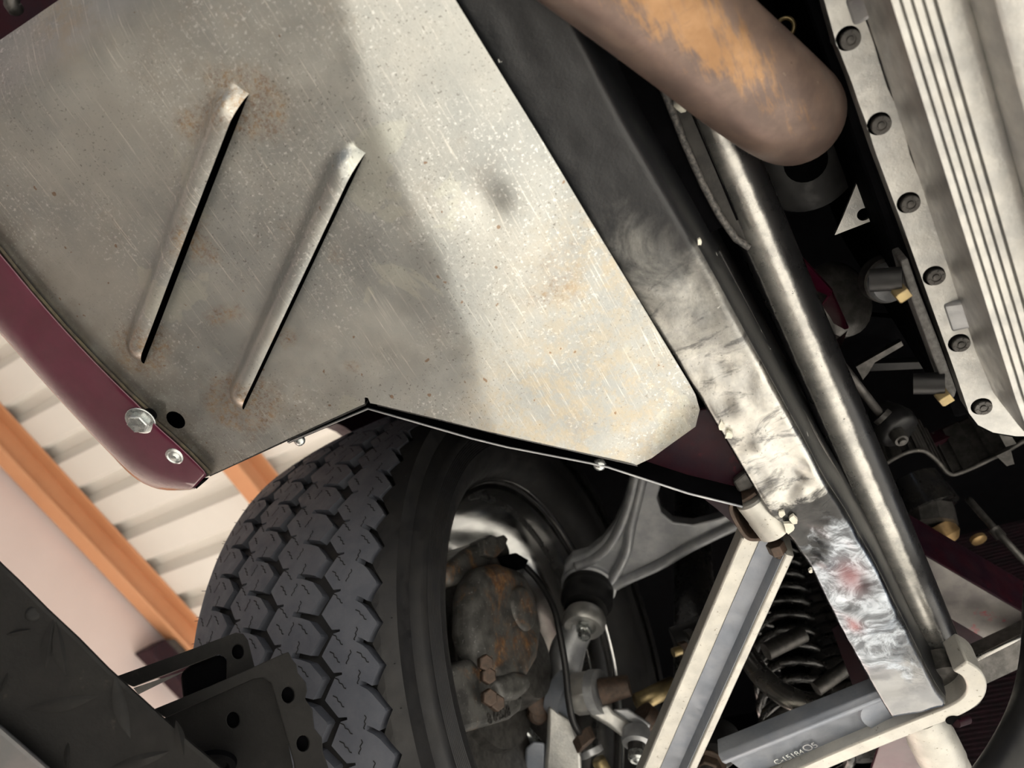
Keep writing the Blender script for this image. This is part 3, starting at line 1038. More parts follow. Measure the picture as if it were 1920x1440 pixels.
bm = BM(); plate(bm, [P(x, y, .50) for x, y in ((1565, 441), (1580, 408), (1606, 345), (1622, 322), (1650, 330), (1668, 395), (1662, 403), (1650, 404), (1640, 412))], [circle(P(1620, 402, .50), (0, 0, 1), .0042, 18)], (0, 0, .003)); mesh_obj('plate', bm, M['alu'], t, 30)
bm = BM(); prism(bm, [P(x, y, .50) for x, y in ((1622, 322), (1668, 395), (1700, 380), (1670, 300))], (0, 0, .04)); mesh_obj('fold', bm, M['dsteel'], t, 0)
t = thing('oil_filter', 'dark round canister behind the end of the exhaust pipe', 'canister', P(1510, 300, .55))
bm = BM(); lathe(bm, P(1512, 305, .55), (0, 0, 1), [(0, .010), (.0005, .03), (.004, .036), (.01, .038), (.10, .038)], 40); mesh_obj('can', bm, M['rubber'], t, 40)
bm = BM(); lathe(bm, P(1512, 305, .547), (0, 0, 1), [(0, .008), (.003, .014), (.004, .02)], 24); mesh_obj('base_ring', bm, M['black'], t, 40)
t = thing('hose_eyelet', 'small brass eyelet ring hanging above the exhaust pipe', 'ring', P(1472, 52, .50))
c = P(1472, 52, .50)
bm = BM(); pts = circle(c, (.3, .2, 1), .0052, 20); tube(bm, pts + [pts[0], pts[1]], .0014, 8, False); mesh_obj('ring', bm, M['brass'], t, 180)
bm = BM(); tube(bm, [c + Vector((-.002, 0, .006)), c + Vector((-.008, -.02, .07))], .004, 10); mesh_obj('stem', bm, M['black'], t, 180)
t = thing('folded_bracket', 'maroon folded triangular bracket beside the long tube', 'bracket', P(1550, 600, .52))
for pts in (((1478, 470, .53), (1496, 476, .52), (1560, 546, .515), (1556, 556, .515), (1520, 540, .53)),
            ((1558, 545, .515), (1590, 616, .52), (1584, 618, .525), (1530, 588, .56)),
            ((1589, 620, .52), (1569, 672, .525), (1558, 662, .54), (1552, 650, .55)),
            ((1556, 548, .515), (1560, 550, .515), (1528, 592, .545), (1524, 590, .55))):
    bm = BM(); prism(bm, [P(*q) for q in pts], (.001, .0005, .003)); mesh_obj('fold', bm, M['maroon'], t, 0)
bm = BM(); lathe(bm, P(1575, 560, .56), (.6, -.3, -.6), [(-.02, .03), (0, .03), (.006, .024), (.008, .018)], 28); mesh_obj('boss', bm, M['dsteel'], t, 40)
bm = BM(); tube(bm, [P(1566, 668, .525), P(1652, 778, .535)], .0034, 12); mesh_obj('long_bolt', bm, M['dsteel'], t, 180)
bm = BM(); lathe(bm, P(1655, 782, .535), (.3, .5, -.3), [(-.002, .0075), (.002, .0075)], 16); mesh_obj('washer', bm, M['dsteel'], t, 40)
t = thing('dark_brace', 'dark brace bar with a pale end beyond the folded bracket', 'brace', P(1700, 690, .60))
bm = BM(); prism(bm, [P(x, y, .60) for x, y in ((1588, 622), (1690, 640), (1800, 690), (1800, 640), (1700, 600), (1600, 590))], (0, 0, .01)); mesh_obj('web', bm, M['black'], t, 0)
bm = BM(); prism(bm, [P(x, y, .585) for x, y in ((1605, 688), (1640, 668), (1690, 640), (1694, 648), (1640, 680), (1628, 700), (1618, 712))], (0, 0, .006)); mesh_obj('edge', bm, M['dsteel'], t, 0)
bm = BM(); prism(bm, [P(x, y, .63) for x, y in ((1630, 682), (1760, 678), (1760, 690), (1630, 696))], (0, 0, .01)); mesh_obj('bar', bm, M['rubber'], t, 0)

# ================================================================== steering rack end and crossmember (deep in shadow)
t = thing('steering_joint', 'dark steering joint with round bolt end below the long bolt', 'joint', P(1690, 820, .58))
bm = BM(); tube(bm, smooth_path([P(1648, 770, .60), P(1672, 795, .585), P(1690, 812, .575)], 5), [.012, .013, .015, .017, .018, .019, .019, .0185, .018, .017, .015], 20); mesh_obj('boot', bm, M['rubber'], t, 60)
bm = BM(); lathe(bm, P(1689, 824, .562), (.15, .2, -1), [(-.012, .0065), (0, .0065), (.002, .0055), (.0021, .0035), (.0045, .003), (.005, .0005)], 20); mesh_obj('bolt_end', bm, M['dsteel'], t, 40)
t = thing('front_crossmember', 'curved dark crossmember with lipped edge ahead of the oil pan', 'crossmember', P(1760, 880, .60))
cm = smooth_path([P(x, y, .60) for x, y in ((1640, 890), (1662, 868), (1700, 848), (1730, 845), (1755, 862), (1778, 887), (1800, 886), (1850, 864), (1905, 835), (1990, 780))], 5)
bm = BM(); tube(bm, cm, .0022, 8); mesh_obj('lip', bm, M['dsteel'], t, 180)
bm = BM()
up = [q + Vector((0, -.012, .05)) for q in cm]
for a, b, c_, d_ in zip(cm, cm[1:], up[1:], up):
    bm.faces.new([bm.verts.new(q) for q in (a, b, c_, d_)])
mesh_obj('web', bm, M['dsteel'], t, 0, solid=.002)
bm = BM(); sweep(bm, P(1740, 838, .64), P(1860, 790, .66), [(-.008, -.008), (.008, -.008), (.008, .008), (-.008, .008)]); mesh_obj('maroon_bar', bm, M['maroon_dull'], t, 0)
bm = BM(); prism(bm, [P(x, y, .59) for x, y in ((1868, 855), (1895, 842), (1902, 870), (1888, 874))], (0, 0, .004)); mesh_obj('tab', bm, M['dsteel'], t, 0)
bm = BM(); prism(bm, [P(x, y, .585) for x, y in ((1872, 812), (1895, 815), (1906, 832), (1886, 838))], (0, 0, .004)); mesh_obj('tab', bm, M['dsteel'], t, 0)
t = thing('steering_pinion', 'dark steering pinion housing with brass collar', 'pinion housing', P(1740, 960, .62))
bm = BM(); tube(bm, [D(1712, 900, .80), D(1745, 955, .78)], [.026, .030], 24); mesh_obj('housing', bm, M['gloss'], t, 40)
bm = BM(); tube(bm, [D(1745, 952, .78), D(1752, 985, .77)], .023, 8); mesh_obj('nut', bm, M['dsteel'], t, 30)
bm = BM(); tube(bm, [D(1762, 984, .77), D(1775, 1002, .765), D(1780, 1010, .765)], [.013, .014, .010], 20); mesh_obj('collar', bm, M['copper'], t, 40)
bm = BM(); lathe(bm, D(1832, 1008, .77), (.2, .3, -1), [(0, .008), (.004, .008), (.006, .004)], 18); mesh_obj('plug', bm, M['copper'], t, 40)
t = thing('threaded_rod', 'thin dark rod slanting past the steering pinion', 'rod', D(1870, 990, .70))
bm = BM(); tube(bm, smooth_path([D(1815, 935, .74), D(1850, 975, .72), D(1900, 1030, .70), D(1950, 1080, .70)], 4), .0035, 10); mesh_obj('rod', bm, M['dsteel'], t, 180)
bm = BM(); tube(bm, [D(1862, 990, .715), D(1878, 1008, .71)], .0055, 12); mesh_obj('sleeve', bm, M['dsteel'], t, 40)

# ================================================================== maroon chassis tube, front beam, radiator, hose
t = thing('chassis_tube', 'square maroon chassis tube with worn grey underside near the hose', 'chassis tube', D(1800, 1080, .64))
p0, p1 = D(1610, 990, .66), D(1960, 1195, .655)
s = .021
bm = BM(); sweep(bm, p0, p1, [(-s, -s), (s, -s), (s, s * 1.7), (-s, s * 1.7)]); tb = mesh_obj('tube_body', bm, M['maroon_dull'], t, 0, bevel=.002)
dn = (p1 - p0).normalized()
bm = BM(); sweep(bm, p0 + Vector((0, 0, -s - .0006)), p1 + Vector((0, 0, -s - .0006)), [(-s * .96, -.0004), (s * .96, -.0004), (s * .96, .0004), (-s * .96, .0004)]); mesh_obj('worn_face', bm, M['worn'], t, 0)
hexbolt('nut', D(1846, 1172, .66), (.2, .3, -1), .009, .010, M['dsteel'], t, 1.2, True)
bm = BM(); prism(bm, [D(x, y, .72) for x, y in ((1760, 1100), (1910, 1190), (1910, 1240), (1790, 1270), (1740, 1180))], (0, .01, .004)); mesh_obj('gusset', bm, M['maroon_dull'], t, 0)
t = thing('front_beam', 'dull dark metal beam behind the alloy arm ring', 'beam', D(1840, 1250, .62))
bm = BM(); sweep(bm, D(1700, 1310, .62), D(1980, 1180, .62), [(-.013, -.008), (.013, -.008), (.013, .012), (-.013, .012)], (0, .3, 1)); mesh_obj('beam_body', bm, M['dsteel'], t, 0, bevel=.002)
bm = BM(); tube(bm, [D(1790, 1255, .605), D(1960, 1172, .605)], .0022, 8); mesh_obj('edge', bm, M['tubep'], t, 180)
t = thing('radiator', 'dark finned radiator core beyond the alloy arm ring', 'radiator', Vector((0.0, .80, Z(.5))))
bm = BM(); box(bm, (-.12, .80, Z(.44)), (.40, .83, Z(.86))); mesh_obj('core', bm, M['rad'], t, 0)
bm = BM()
for k in range(70):
    z = Z(.45 + k * .0058); box(bm, (-.12, .797, z), (.40, .80, z + .0016))
o = mesh_obj('fins', bm, M['rad'], t, 0); o['kind'] = 'stuff'
bm = BM(); sweep(bm, PY(1815, 1272, .79), PY(1935, 1225, .79), [(-.004, -.004), (.004, -.004), (.004, .004), (-.004, .004)]); mesh_obj('rail', bm, M['maroon_dull'], t, 0)
t = thing('rubber_hose', 'thick black rubber hose curving past the picture edge', 'hose', D(1890, 1300, .50))
bm = BM(); tube(bm, smooth_path([D(x, y, d_) for x, y, d_ in ((2000, 920, .62), (1968, 1030, .56), (1958, 1130, .52), (1956, 1230, .49), (1936, 1330, .475), (1890, 1425, .465), (1815, 1530, .46))], 8), .0128, 24); mesh_obj('hose_body', bm, M['rubber'], t, 180)
t = thing('hose_clamp', 'small bright ring clamp at the lower corner beside the hose', 'clamp', D(1925, 1425, .50))
bm = BM(); pts = circle(D(1936, 1430, .52), (.6, .3, -.5), .010, 24); tube(bm, pts + pts[:2], .0011, 8, False); mesh_obj('band', bm, M['steel'], t, 180)
bm = BM(); tube(bm, [D(1936, 1430, .52), D(1950, 1445, .56)], .0085, 16); mesh_obj('stub', bm, M['rubber'], t, 40)
# ================================================================== suspension bracket and lower arm
t = thing('pivot_bracket', 'dark maroon pivot bracket plate tucked between bare panel and shiny rail', 'bracket', P(1330, 880, .40))
bm = BM(); prism(bm, [P(x, y, .405) for x, y in ((1190, 870), (1215, 850), (1310, 770), (1350, 760), (1480, 960), (1440, 968), (1402, 935), (1368, 941), (1300, 920))], (0, 0, .004)); mesh_obj('plate', bm, M['maroon_dull'], t, 0, bevel=.001)
bm = BM(); prism(bm, [P(x, y, .41) for x, y in ((1298, 918), (1368, 942), (1400, 1005), (1345, 955))], (0, 0, .004)); mesh_obj('gusset', bm, M['maroon_dull'], t, 0)
bm = BM(); prism(bm, [P(x, y, .40) for x, y in ((1374, 905), (1398, 885), (1422, 905), (1410, 918), (1385, 925))], (0, 0, .006)); mesh_obj('bolt_head', bm, M['dsteel'], t, 0, bevel=.0015)
st = [P(x, y, .395) for x, y in ((1418, 925), (1395, 940), (1374, 945), (1371, 960), (1383, 985), (1397, 1006), (1412, 1013), (1440, 1009), (1468, 996))]
st = smooth_path(st, 4)
bm = BM()
ib = [Vector((q.x, q.y, q.z)) for q in ribbon([q.copy() for q in st], .0026)]
prism(bm, ib, (0, 0, .028)); mesh_obj('strap', bm, M['rustnut'], t, 40, bevel=.0005)
hexbolt('pivot_nut', P(1450, 1014, .402), (.0, 1, -.15), .0062, .010, M['rustnut'], t, 0, True)

t = thing('lower_control_arm', 'pale alloy lower control arm with two channel legs and pivot bush', 'control arm', P(1500, 1200, .40))
# rear pivot bush
p0, p1 = P(1407, 932, .401), P(1456, 996, .397)
bm = BM(); dd = (p1 - p0); tube(bm, [p0, p0 + dd * .04, p0 + dd * .5, p0 + dd * .53, p0 + dd * .96, p1], [.0095, .0112, .0112, .0116, .0116, .0098], 28); mesh_obj('rear_bush', bm, M['arm'], t, 30)
# rear leg: channel section
a, b = P(1438, 1020, .402), P(1222, 1510, .402)
w = .0175
prof = [(-w, .016), (-w, .0), (-w + .002, -.001), (-w + .0035, .006), (-w + .0145, .0065), (-w + .0145, .016)]
bm = BM(); sweep(bm, a, b, prof, (0, 0, 1), 1.16); mesh_obj('rear_leg_rim', bm, M['arm'], t, 25, bevel=.0008)
prof = [(-w + .0145, .016), (-w + .0145, .0065), (w - .0085, .0050), (w - .0066, -.0052), (w - .0050, -.0052), (w - .0050, .016)]
bm = BM(); sweep(bm, a, b, prof, (0, 0, 1), 1.16); mesh_obj('rear_leg_web', bm, M['armweb'], t, 25)  # channel's shaded side painted in the darker alloy
prof = [(w - .0060, .016), (w - .0062, -.0056), (w - .0052, -.0066), (w - .001, -.0066), (w, -.005), (w, .016)]
bm = BM(); sweep(bm, a, b, prof, (0, 0, 1), 1.16); mesh_obj('rear_leg_flange', bm, M['arm'], t, 25, bevel=.0006)
# front leg: web with rolled upper rim
a, b = P(1675, 1322, .403), P(1378, 1440, .403)
prof = [(-.020, .012), (-.020, -.001), (-.016, -.0048), (-.012, -.0040), (-.006, .0015), (.017, .003), (.019, .012)]
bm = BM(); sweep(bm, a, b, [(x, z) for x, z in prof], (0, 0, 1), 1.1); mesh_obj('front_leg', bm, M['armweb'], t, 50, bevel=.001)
bm = BM(); q0 = P(1662, 1340, .404)
lathe(bm, q0, (0, 0, -1), [(-.012, .020), (-.001, .020), (.001, .018), (0, .012), (-.001, .001)], 28); mesh_obj('web_boss', bm, M['armweb'], t, 40)
cl = smooth_path([P(x, y, .396) for x, y in ((1300, 1545), (1420, 1490), (1500, 1453), (1565, 1424), (1645, 1391), (1722, 1360), (1790, 1333), (1822, 1312), (1832, 1288), (1822, 1264), (1800, 1250))], 5)
bm = BM(); prism(bm, ribbon(cl, .0128), (0, 0, .026)); mesh_obj('front_flange', bm, M['arm'], t, 40, bevel=.0016)
bm = BM(); lathe(bm, P(1782, 1290, .412), (0, 0, 1), [(0, .0195), (.001, .021), (.018, .021)], 32); mesh_obj('ring_socket', bm, M['dsteel'], t, 40)
# front bush
q1 = P(1722, 1335, .412); q2 = P(1790, 1468, .412)
bm = BM(); dd = q2 - q1; tube(bm, [q1, q1 + dd * .06, q1 + dd * .3, q1 + dd * .33, q1 + dd * .62, q1 + dd * .66, q2], [.015, .0165, .0168, .0178, .0180, .0172, .0172], 32); mesh_obj('front_bush', bm, M['arm'], t, 30)
q = P(1788, 1352, .3955)
bm = BM(); lathe(bm, q + Vector((0, 0, .001)), (0.05, .1, -1), [(0, .0052), (.0006, .0052)], 18); mesh_obj('pin_hole', bm, M['black'], t, 40)
bm = BM(); tube(bm, [q + Vector((.001, .002, -.0002)), q + Vector((.009, .008, .006))], .0036, 14); mesh_obj('cross_pin', bm, M['maroon_dull'], t, 40)
# cast lettering on the front leg
la, lb = P(1456, 1433, .4035), P(1536, 1400, .4035)
xd = (lb - la).normalized(); zd = Vector((0, 0, -1)); zd = (zd - xd * zd.dot(xd)).normalized(); yd = zd.cross(xd)
rot = Matrix((xd, yd, zd)).transposed().to_4x4()
text_part('cast_lettering', 'C-15184', .0080, Matrix.Translation(la) @ rot, M['steel'], t)
text_part('cast_mark', 'O', .0105, Matrix.Translation(P(1511, 1409, .4035)) @ rot, M['alud'], t)
text_part('cast_digit', '5', .0088, Matrix.Translation(P(1527, 1402, .4035)) @ rot, M['alud'], t)
t = thing('arm_mount', 'bright maroon bracket below the alloy arm at the picture edge', 'bracket', P(1690, 1430, .42))
bm = BM(); prism(bm, [P(x, y, .425) for x, y in ((1625, 1470), (1650, 1395), (1700, 1375), (1740, 1470))], (0, 0, .004)); mesh_obj('plate', bm, M['maroon'], t, 0, bevel=.001)
t = thing('ball_joint_nut', 'brown castle nut with stud below the rear arm leg', 'nut', P(1335, 1420, .44))
c = P(1332, 1428, .43)
hexbolt('hex', c, (-.12, -.2, -1), .011, .012, M['rustnut'], t, 1.3)
bm = BM(); lathe(bm, c, (-.12, -.2, -1), [(.010, .0085), (.017, .0075), (.018, .005), (.0165, .0045), (.019, .0035), (.0195, .0005)], 20); mesh_obj('stud', bm, M['dsteel'], t, 40)
bm = BM(); lathe(bm, c + Vector((.006, .006, .016)), (-.12, -.2, -1), [(-.02, .016), (0, .0165), (.008, .014)], 24); mesh_obj('boot', bm, M['rubber'], t, 40)

# ================================================================== upper wishbone
t = thing('upper_wishbone', 'grey alloy upper wishbone with triangular pocket and black ball joint', 'wishbone', P(1150, 1050, .68))
HU = .675
outer = [P(x, y, HU) for x, y in ((1056, 1082), (1058, 1062), (1072, 1046), (1100, 1038), (1128, 1016), (1152, 984), (1168, 948), (1182, 895), (1194, 855), (1262, 855), (1242, 900), (1232, 935), (1240, 962), (1262, 980), (1300, 985), (1350, 972), (1430, 938), (1430, 968), (1340, 1010), (1250, 1062), (1150, 1112), (1140, 1092), (1110, 1080))]
bm = BM(); prism(bm, outer, (0, 0, .014)); mesh_obj('arm_plate', bm, M['alud'], t, 30, bevel=.002)
for seq, r in ((((1140, 1096), (1172, 1040), (1184, 980), (1196, 930), (1210, 870)), .0065), (((1140, 1100), (1230, 1062), (1300, 1022), (1420, 965)), .0065), (((1080, 1062), (1110, 1050), (1140, 1026), (1164, 985), (1182, 935), (1196, 870)), .006)):
    bm = BM(); tube(bm, smooth_path([P(x, y, HU - .001) for x, y in seq], 5), r, 14); mesh_obj('rib', bm, M['alud'], t, 180)
c = P(1104, 1098, HU)
bm = BM(); lathe(bm, c, (0, 0, -1), [(-.012, .033), (-.002, .035), (.004, .034), (.006, .029)], 32); mesh_obj('socket', bm, M['alud'], t, 40)
bm = BM(); lathe(bm, c, (0, 0, -1), [(.002, .030), (.008, .0315), (.012, .029), (.014, .0315), (.028, .0315), (.032, .028), (.040, .026)], 32); mesh_obj('boot', bm, M['rubber'], t, 50)

# ================================================================== steering knuckle
t = thing('steering_knuckle', 'silver cast steering knuckle standing between caliper and wishbone joint', 'knuckle', D(1070, 1300, .80))
ce = D(1095, 1166, .86)
bm = BM(); lathe(bm, ce, (-.05, .1, -1), [(-.012, .022), (-.004, .0255), (.004, .0255), (.009, .022), (.008, .015), (.004, .013)], 28); mesh_obj('eye', bm, M['alu'], t, 50)
hexbolt('nut', ce + Vector((.0, .001, -.002)), (.02, .12, -1), .0088, .013, M['steel'], t, 0)
bm = BM(); lathe(bm, ce + Vector((.001, .002, -.012)), (.02, .12, -1), [(0, .0072), (.008, .0072), (.011, .0055), (.0115, .0005)], 18); mesh_obj('stud', bm, M['steel'], t, 40)
bm = BM(); tube(bm, smooth_path([D(1088, 1175, .875), D(1066, 1215, .87), D(1056, 1265, .86), D(1052, 1310, .84)], 5), [.018, .018, .018, .019, .02, .021, .021, .021, .021, .02, .02, .02, .02, .02, .019, .019], 16); mesh_obj('upper_stalk', bm, M['alud'], t, 180)
bm = BM(); prism(bm, [D(x, y, .80) for x, y in ((1028, 1322), (1050, 1336), (1075, 1352), (1090, 1400), (1092, 1470), (1018, 1470), (1024, 1400))], ray(1050, 1380) * .03); mesh_obj('lower_leg', bm, M['alu'], t, 30, bevel=.004, seg=3)
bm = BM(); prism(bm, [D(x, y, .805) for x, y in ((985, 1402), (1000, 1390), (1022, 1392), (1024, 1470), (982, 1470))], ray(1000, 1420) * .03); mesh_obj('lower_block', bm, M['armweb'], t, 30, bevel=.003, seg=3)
bm = BM(); tube(bm, [D(1042, 1300, .83), D(1068, 1312, .82)], [.026, .026], 28); mesh_obj('hub_ring', bm, M['armweb'], t, 40)
for (px, py, r) in ((1010, 1312, .017), (1006, 1335, .012)):
    bm = BM(); lathe(bm, D(px, py, .82), (.5, -.2, -.4), [(0, r), (.008, r), (.010, r * .8)], 24); mesh_obj('bolt_head', bm, M['rustnut'], t, 40)
bm = BM(); tube(bm, [D(968, 1352, .84), D(1010, 1400, .83)], .007, 14); mesh_obj('guide_pin', bm, M['steel'], t, 180)

# ================================================================== tie rod
t = thing('tie_rod_end', 'cast steering arm with ball end and shiny nut beside the knuckle', 'tie rod end', D(1150, 1340, .78))
bm = BM(); tube(bm, [D(1078, 1302, .80), D(1118, 1296, .79)], .022, 8); mesh_obj('hex_sleeve', bm, M['alu'], t, 30, bevel=.001)
bm = BM(); tube(bm, [D(1112, 1298, .79), D(1128, 1296, .785)], [.0235, .0225], 24); mesh_obj('collar', bm, M['alud'], t, 40)
bm = BM(); tube(bm, [D(1126, 1297, .785), D(1180, 1285, .78)], [.014, .011], 16); mesh_obj('rusty_shaft', bm, M['rustnut'], t, 40)
bm = BM(); prism(bm, [D(x, y, .775) for x, y in ((1102, 1340), (1118, 1328), (1140, 1318), (1152, 1334), (1205, 1368), (1200, 1386), (1175, 1388), (1140, 1362))], ray(1150, 1350) * .022); mesh_obj('steering_arm', bm, M['alu'], t, 30, bevel=.004, seg=3)
bm = BM(); prism(bm, [D(x, y, .772) for x, y in ((1148, 1330), (1178, 1328), (1222, 1358), (1214, 1374), (1200, 1370))], ray(1150, 1350) * .022); mesh_obj('arm_ridge', bm, M['alud'], t, 30, bevel=.003, seg=3)
ce = D(1194, 1386, .765)
bm = BM(); lathe(bm, ce, (0, .1, -1), [(-.01, .014), (0, .0155), (.005, .0150), (.007, .010), (.003, .009)], 26); mesh_obj('eye', bm, M['alud'], t, 50)
bm = BM(); lathe(bm, ce + Vector((0, .001, -.002)), (0, .12, -1), [(0, .0095), (.013, .0095), (.014, .0075)], 6); mesh_obj('dark_nut', bm, M['dsteel'], t, 30)
bm = BM(); lathe(bm, ce + Vector((0, .002, -.014)), (0, .12, -1), [(0, .0092), (.007, .0092), (.009, .007), (.0085, .0045), (.0095, .003), (.0096, .0004)], 22); mesh_obj('stud_end', bm, M['steel'], t, 40)
bm = BM(); tube(bm, [D(1200, 1340, .79), D(1212, 1352, .79), D(1224, 1372, .79)], [.016, .017, .014], 20); mesh_obj('rubber_boot', bm, M['rustnut'], t, 60)
bm = BM(); tube(bm, [D(1196, 1318, .82), D(1262, 1285, .84)], .0105, 16); mesh_obj('rod', bm, M['brass'], t, 180)
bm = BM(); rings(bm, [circle(D(1090, 1375, .785), (.4, .5, -.5), .013, 6), circle(D(1100, 1398, .775), (.4, .5, -.5), .013, 6)]); mesh_obj('hose_union', bm, M['rustnut'], t, 20, bevel=.001)
bm = BM(); lathe(bm, D(1110, 1412, .79), (.2, .6, -.6), [(-.004, .013), (.002, .013), (.003, .008)], 22); mesh_obj('union_seat', bm, M['alud'], t, 40)
bm = BM(); tube(bm, [D(1122, 1425, .80), D(1140, 1460, .80)], [.008, .008], 14); mesh_obj('yellow_spacer', bm, M['brass'], t, 180)
t = thing('brake_hose', 'thin black brake hose hanging over the knuckle', 'hose', D(1040, 1200, .78))
bm = BM(); tube(bm, smooth_path([D(x, y, z) for x, y, z in ((985, 1062, .82), (1012, 1092, .81), (1038, 1138, .79), (1050, 1190, .775), (1060, 1250, .765), (1066, 1310, .76), (1074, 1352, .765), (1090, 1380, .78))], 6), .0036, 12); mesh_obj('hose_body', bm, M['rubber'], t, 180)

# ================================================================== wheel
WC = Vector((-.466, .522, Z(.535)))
XA = Vector((1, 0, 0))
wheel = thing('road_wheel', 'front wheel with zigzag block tread tyre and polished steel rim', 'wheel', WC - Vector((0, 0, .302)))


def tpt(th, x, r):
    return Vector((WC.x + x, WC.y + r * math.cos(th), WC.z + r * math.sin(th)))


def crown(x):
    return .302 - .9 * x * x - .35 * max(0, abs(x) - .103)


prof = [(-.098, .282), (-.05, .2915), (0, .2935), (.05, .2915), (.094, .2795), (.100, .2765), (.108, .271), (.1135, .264), (.1165, .256), (.1172, .2555), (.1180, .250)]
for k in range(9):
    r = .248 - k * .0022
    prof += [(.1182, r), (.1176, r - .0011)]
prof += [(.1172, .225), (.112, .214), (.1035, .206), (.094, .2015), (.086, .199), (.076, .192), (-.076, .192), (-.086, .199), (-.100, .205), (-.114, .222), (-.118, .245), (-.113, .268), (-.104, .279)]
bm = BM(); lathe(bm, WC, XA, prof, 144, close=True); mesh_obj('tyre_carcass', bm, M['tyre'], wheel, 50)
NP = 60
DTH = 2 * math.pi / NP
GW = .0057
amp = .0055
GRO = [-.0545, -.0035, .0535, .1015]


def rib_mesh(xl, xr, ph_l, ph_r, zl, zr, notch_l, notch_r, rad=0.0, depth=.0085):
    bm = BM()
    for k in range(NP):
        th0 = k * DTH
        pts = []
        # right edge, going up in angle
        R_ = [(0, xr + zr)]
        if notch_r:
            R_ += [(.38, xr - zr + .0008), (.27, xr - zr - notch_r * .5), (.20, xr - zr - notch_r), (.31, xr - zr - notch_r - .0012), (.42, xr - zr - notch_r * .5), (.55, xr - zr)]
        else:
            R_ += [(.46, xr - zr)]
        R_ += [(.93, xr + zr * .86), (1.0, xr + zr)]
        L_ = [(1.0, xl + zl)]
        if notch_l:
            L_ += [(.985, xl + zl + notch_l), (.93, xl + zl + notch_l), (.90, xl + zl * .8)]
        L_ += [(.46, xl - zl), (0, xl + zl)]
        for u, x in R_ + L_:
            pts.append((u, x))
        nr = len(R_)
        if k == 0:
            fb = bmesh.new()
            fb.faces.new([fb.verts.new((u, x, 0)) for u, x in pts])
            x_ = xl - .01
            while x_ < xr + .02:
                bmesh.ops.bisect_plane(fb, geom=fb.verts[:] + fb.edges[:] + fb.faces[:], dist=1e-7, plane_co=(0, x_, 0), plane_no=(0, 1, 0))
                x_ += .006
            for u_ in (.17, .33, .5, .67, .83):
                bmesh.ops.bisect_plane(fb, geom=fb.verts[:] + fb.edges[:] + fb.faces[:], dist=1e-7, plane_co=(u_, 0, 0), plane_no=(1, 0, 0))
            tv = [(v.co.x, v.co.y) for v in fb.verts]
            fb.verts.index_update()
            tf = [[v.index for v in f.verts] for f in fb.faces]
            fb.free()
        tvs = [bm.verts.new(tpt(th0 + u * DTH, x, crown(x) + rad)) for u, x in tv]
        for f in tf:
            bm.faces.new([tvs[i_] for i_ in f])
        top = [bm.verts.new(tpt(th0 + u * DTH, x, crown(x) + rad)) for u, x in pts]
        bot = [bm.verts.new(tpt(th0 + u * DTH, x, crown(x) + rad - depth)) for u, x in pts]
        n = len(top)
        for i in range(n):
            if i == nr - 1 or i == n - 1:
                continue
            bm.faces.new((top[i], bot[i], bot[(i + 1) % n], top[(i + 1) % n]))
    return bm


edges = [(-.104, GRO[0] - GW), (GRO[0] + GW, GRO[1] - GW), (GRO[1] + GW, GRO[2] - GW), (GRO[2] + GW, GRO[3] - GW * .6)]
for i, (xl, xr) in enumerate(edges):
    bm = rib_mesh(xl, xr, 0, 0, .001 if i == 0 else amp, amp * (1 if i < 3 else .8), .006 if i else 0, .017 if i < 3 else .008)
    rib_o = mesh_obj('tread_rib', bm, M['tread'], wheel, 0)
bm = rib_mesh(GRO[3] + GW * .25, .1165, 0, 0, amp * .8, 0.0, 0, 0, .0005, .016)
mesh_obj('shoulder_rib', bm, M['tyre'], wheel, 0)
# zigzag slits
bm = BM()
for i, (xl, xr) in enumerate(edges):
    xm = (xl + xr) / 2
    for k in range(NP):
        for (u0, dx, sl) in ((.16, -.010, .006), (.62, -.001, -.007), (.70, .011, .006), (.12, .006, -.005), (.55, -.013, .005)):
            if random.random() < .12:
                continue
            zz = [(-.5, -.5), (-.28, .18), (-.02, -.12), (.12, .35), (.42, .12), (.5, .5)]
            sg = 1 if sl > 0 else -1
            for a, b in zip(zz, zz[1:]):
                LP = .302 * DTH
                pa, pb = [(xm + dx + f * sl + g_ * .0035, (u0 + f * .30) * LP) for f, g_ in (a, b)]
                ex, es = pb[0] - pa[0], pb[1] - pa[1]
                en = math.hypot(ex, es)
                ox, os_ = -es / en * .00042, ex / en * .00042
                q = [tpt(k * DTH + (s_ + sg_ * os_) / .302, x + sg_ * ox, crown(x) + .0004) for (x, s_), sg_ in ((pa, -1), (pb, -1), (pb, 1), (pa, 1))]
                bm.faces.new([bm.verts.new(v) for v in q])
o = mesh_obj('tread_slits', bm, M['sipe'], wheel, 0); o['kind'] = 'stuff'
# moulding whiskers
bm = BM()
for k in range(NP):
    for x in (-.1045, -.109, .108):
        if random.random() < .7:
            th = (k + random.random()) * DTH
            r = crown(x) - .004
            p = tpt(th, x, r)
            e = p + Vector((math.copysign(.006, x), 0, 0)) + Vector((0, math.cos(th), math.sin(th))) * random.uniform(.001, .004)
            tube(bm, [p, e], .00035, 4)
o = mesh_obj('whiskers', bm, M['tyre'], wheel, 0); o['kind'] = 'stuff'
bm = BM(); lathe(bm, WC, XA, [(-.112, .279), (-.1180, .276), (-.1225, .262), (-.1230, .248), (-.1200, .236), (-.114, .224), (-.112, .24), (-.108, .262)], 144, close=True); mesh_obj('white_sidewall', bm, M['white'], wheel, 180)
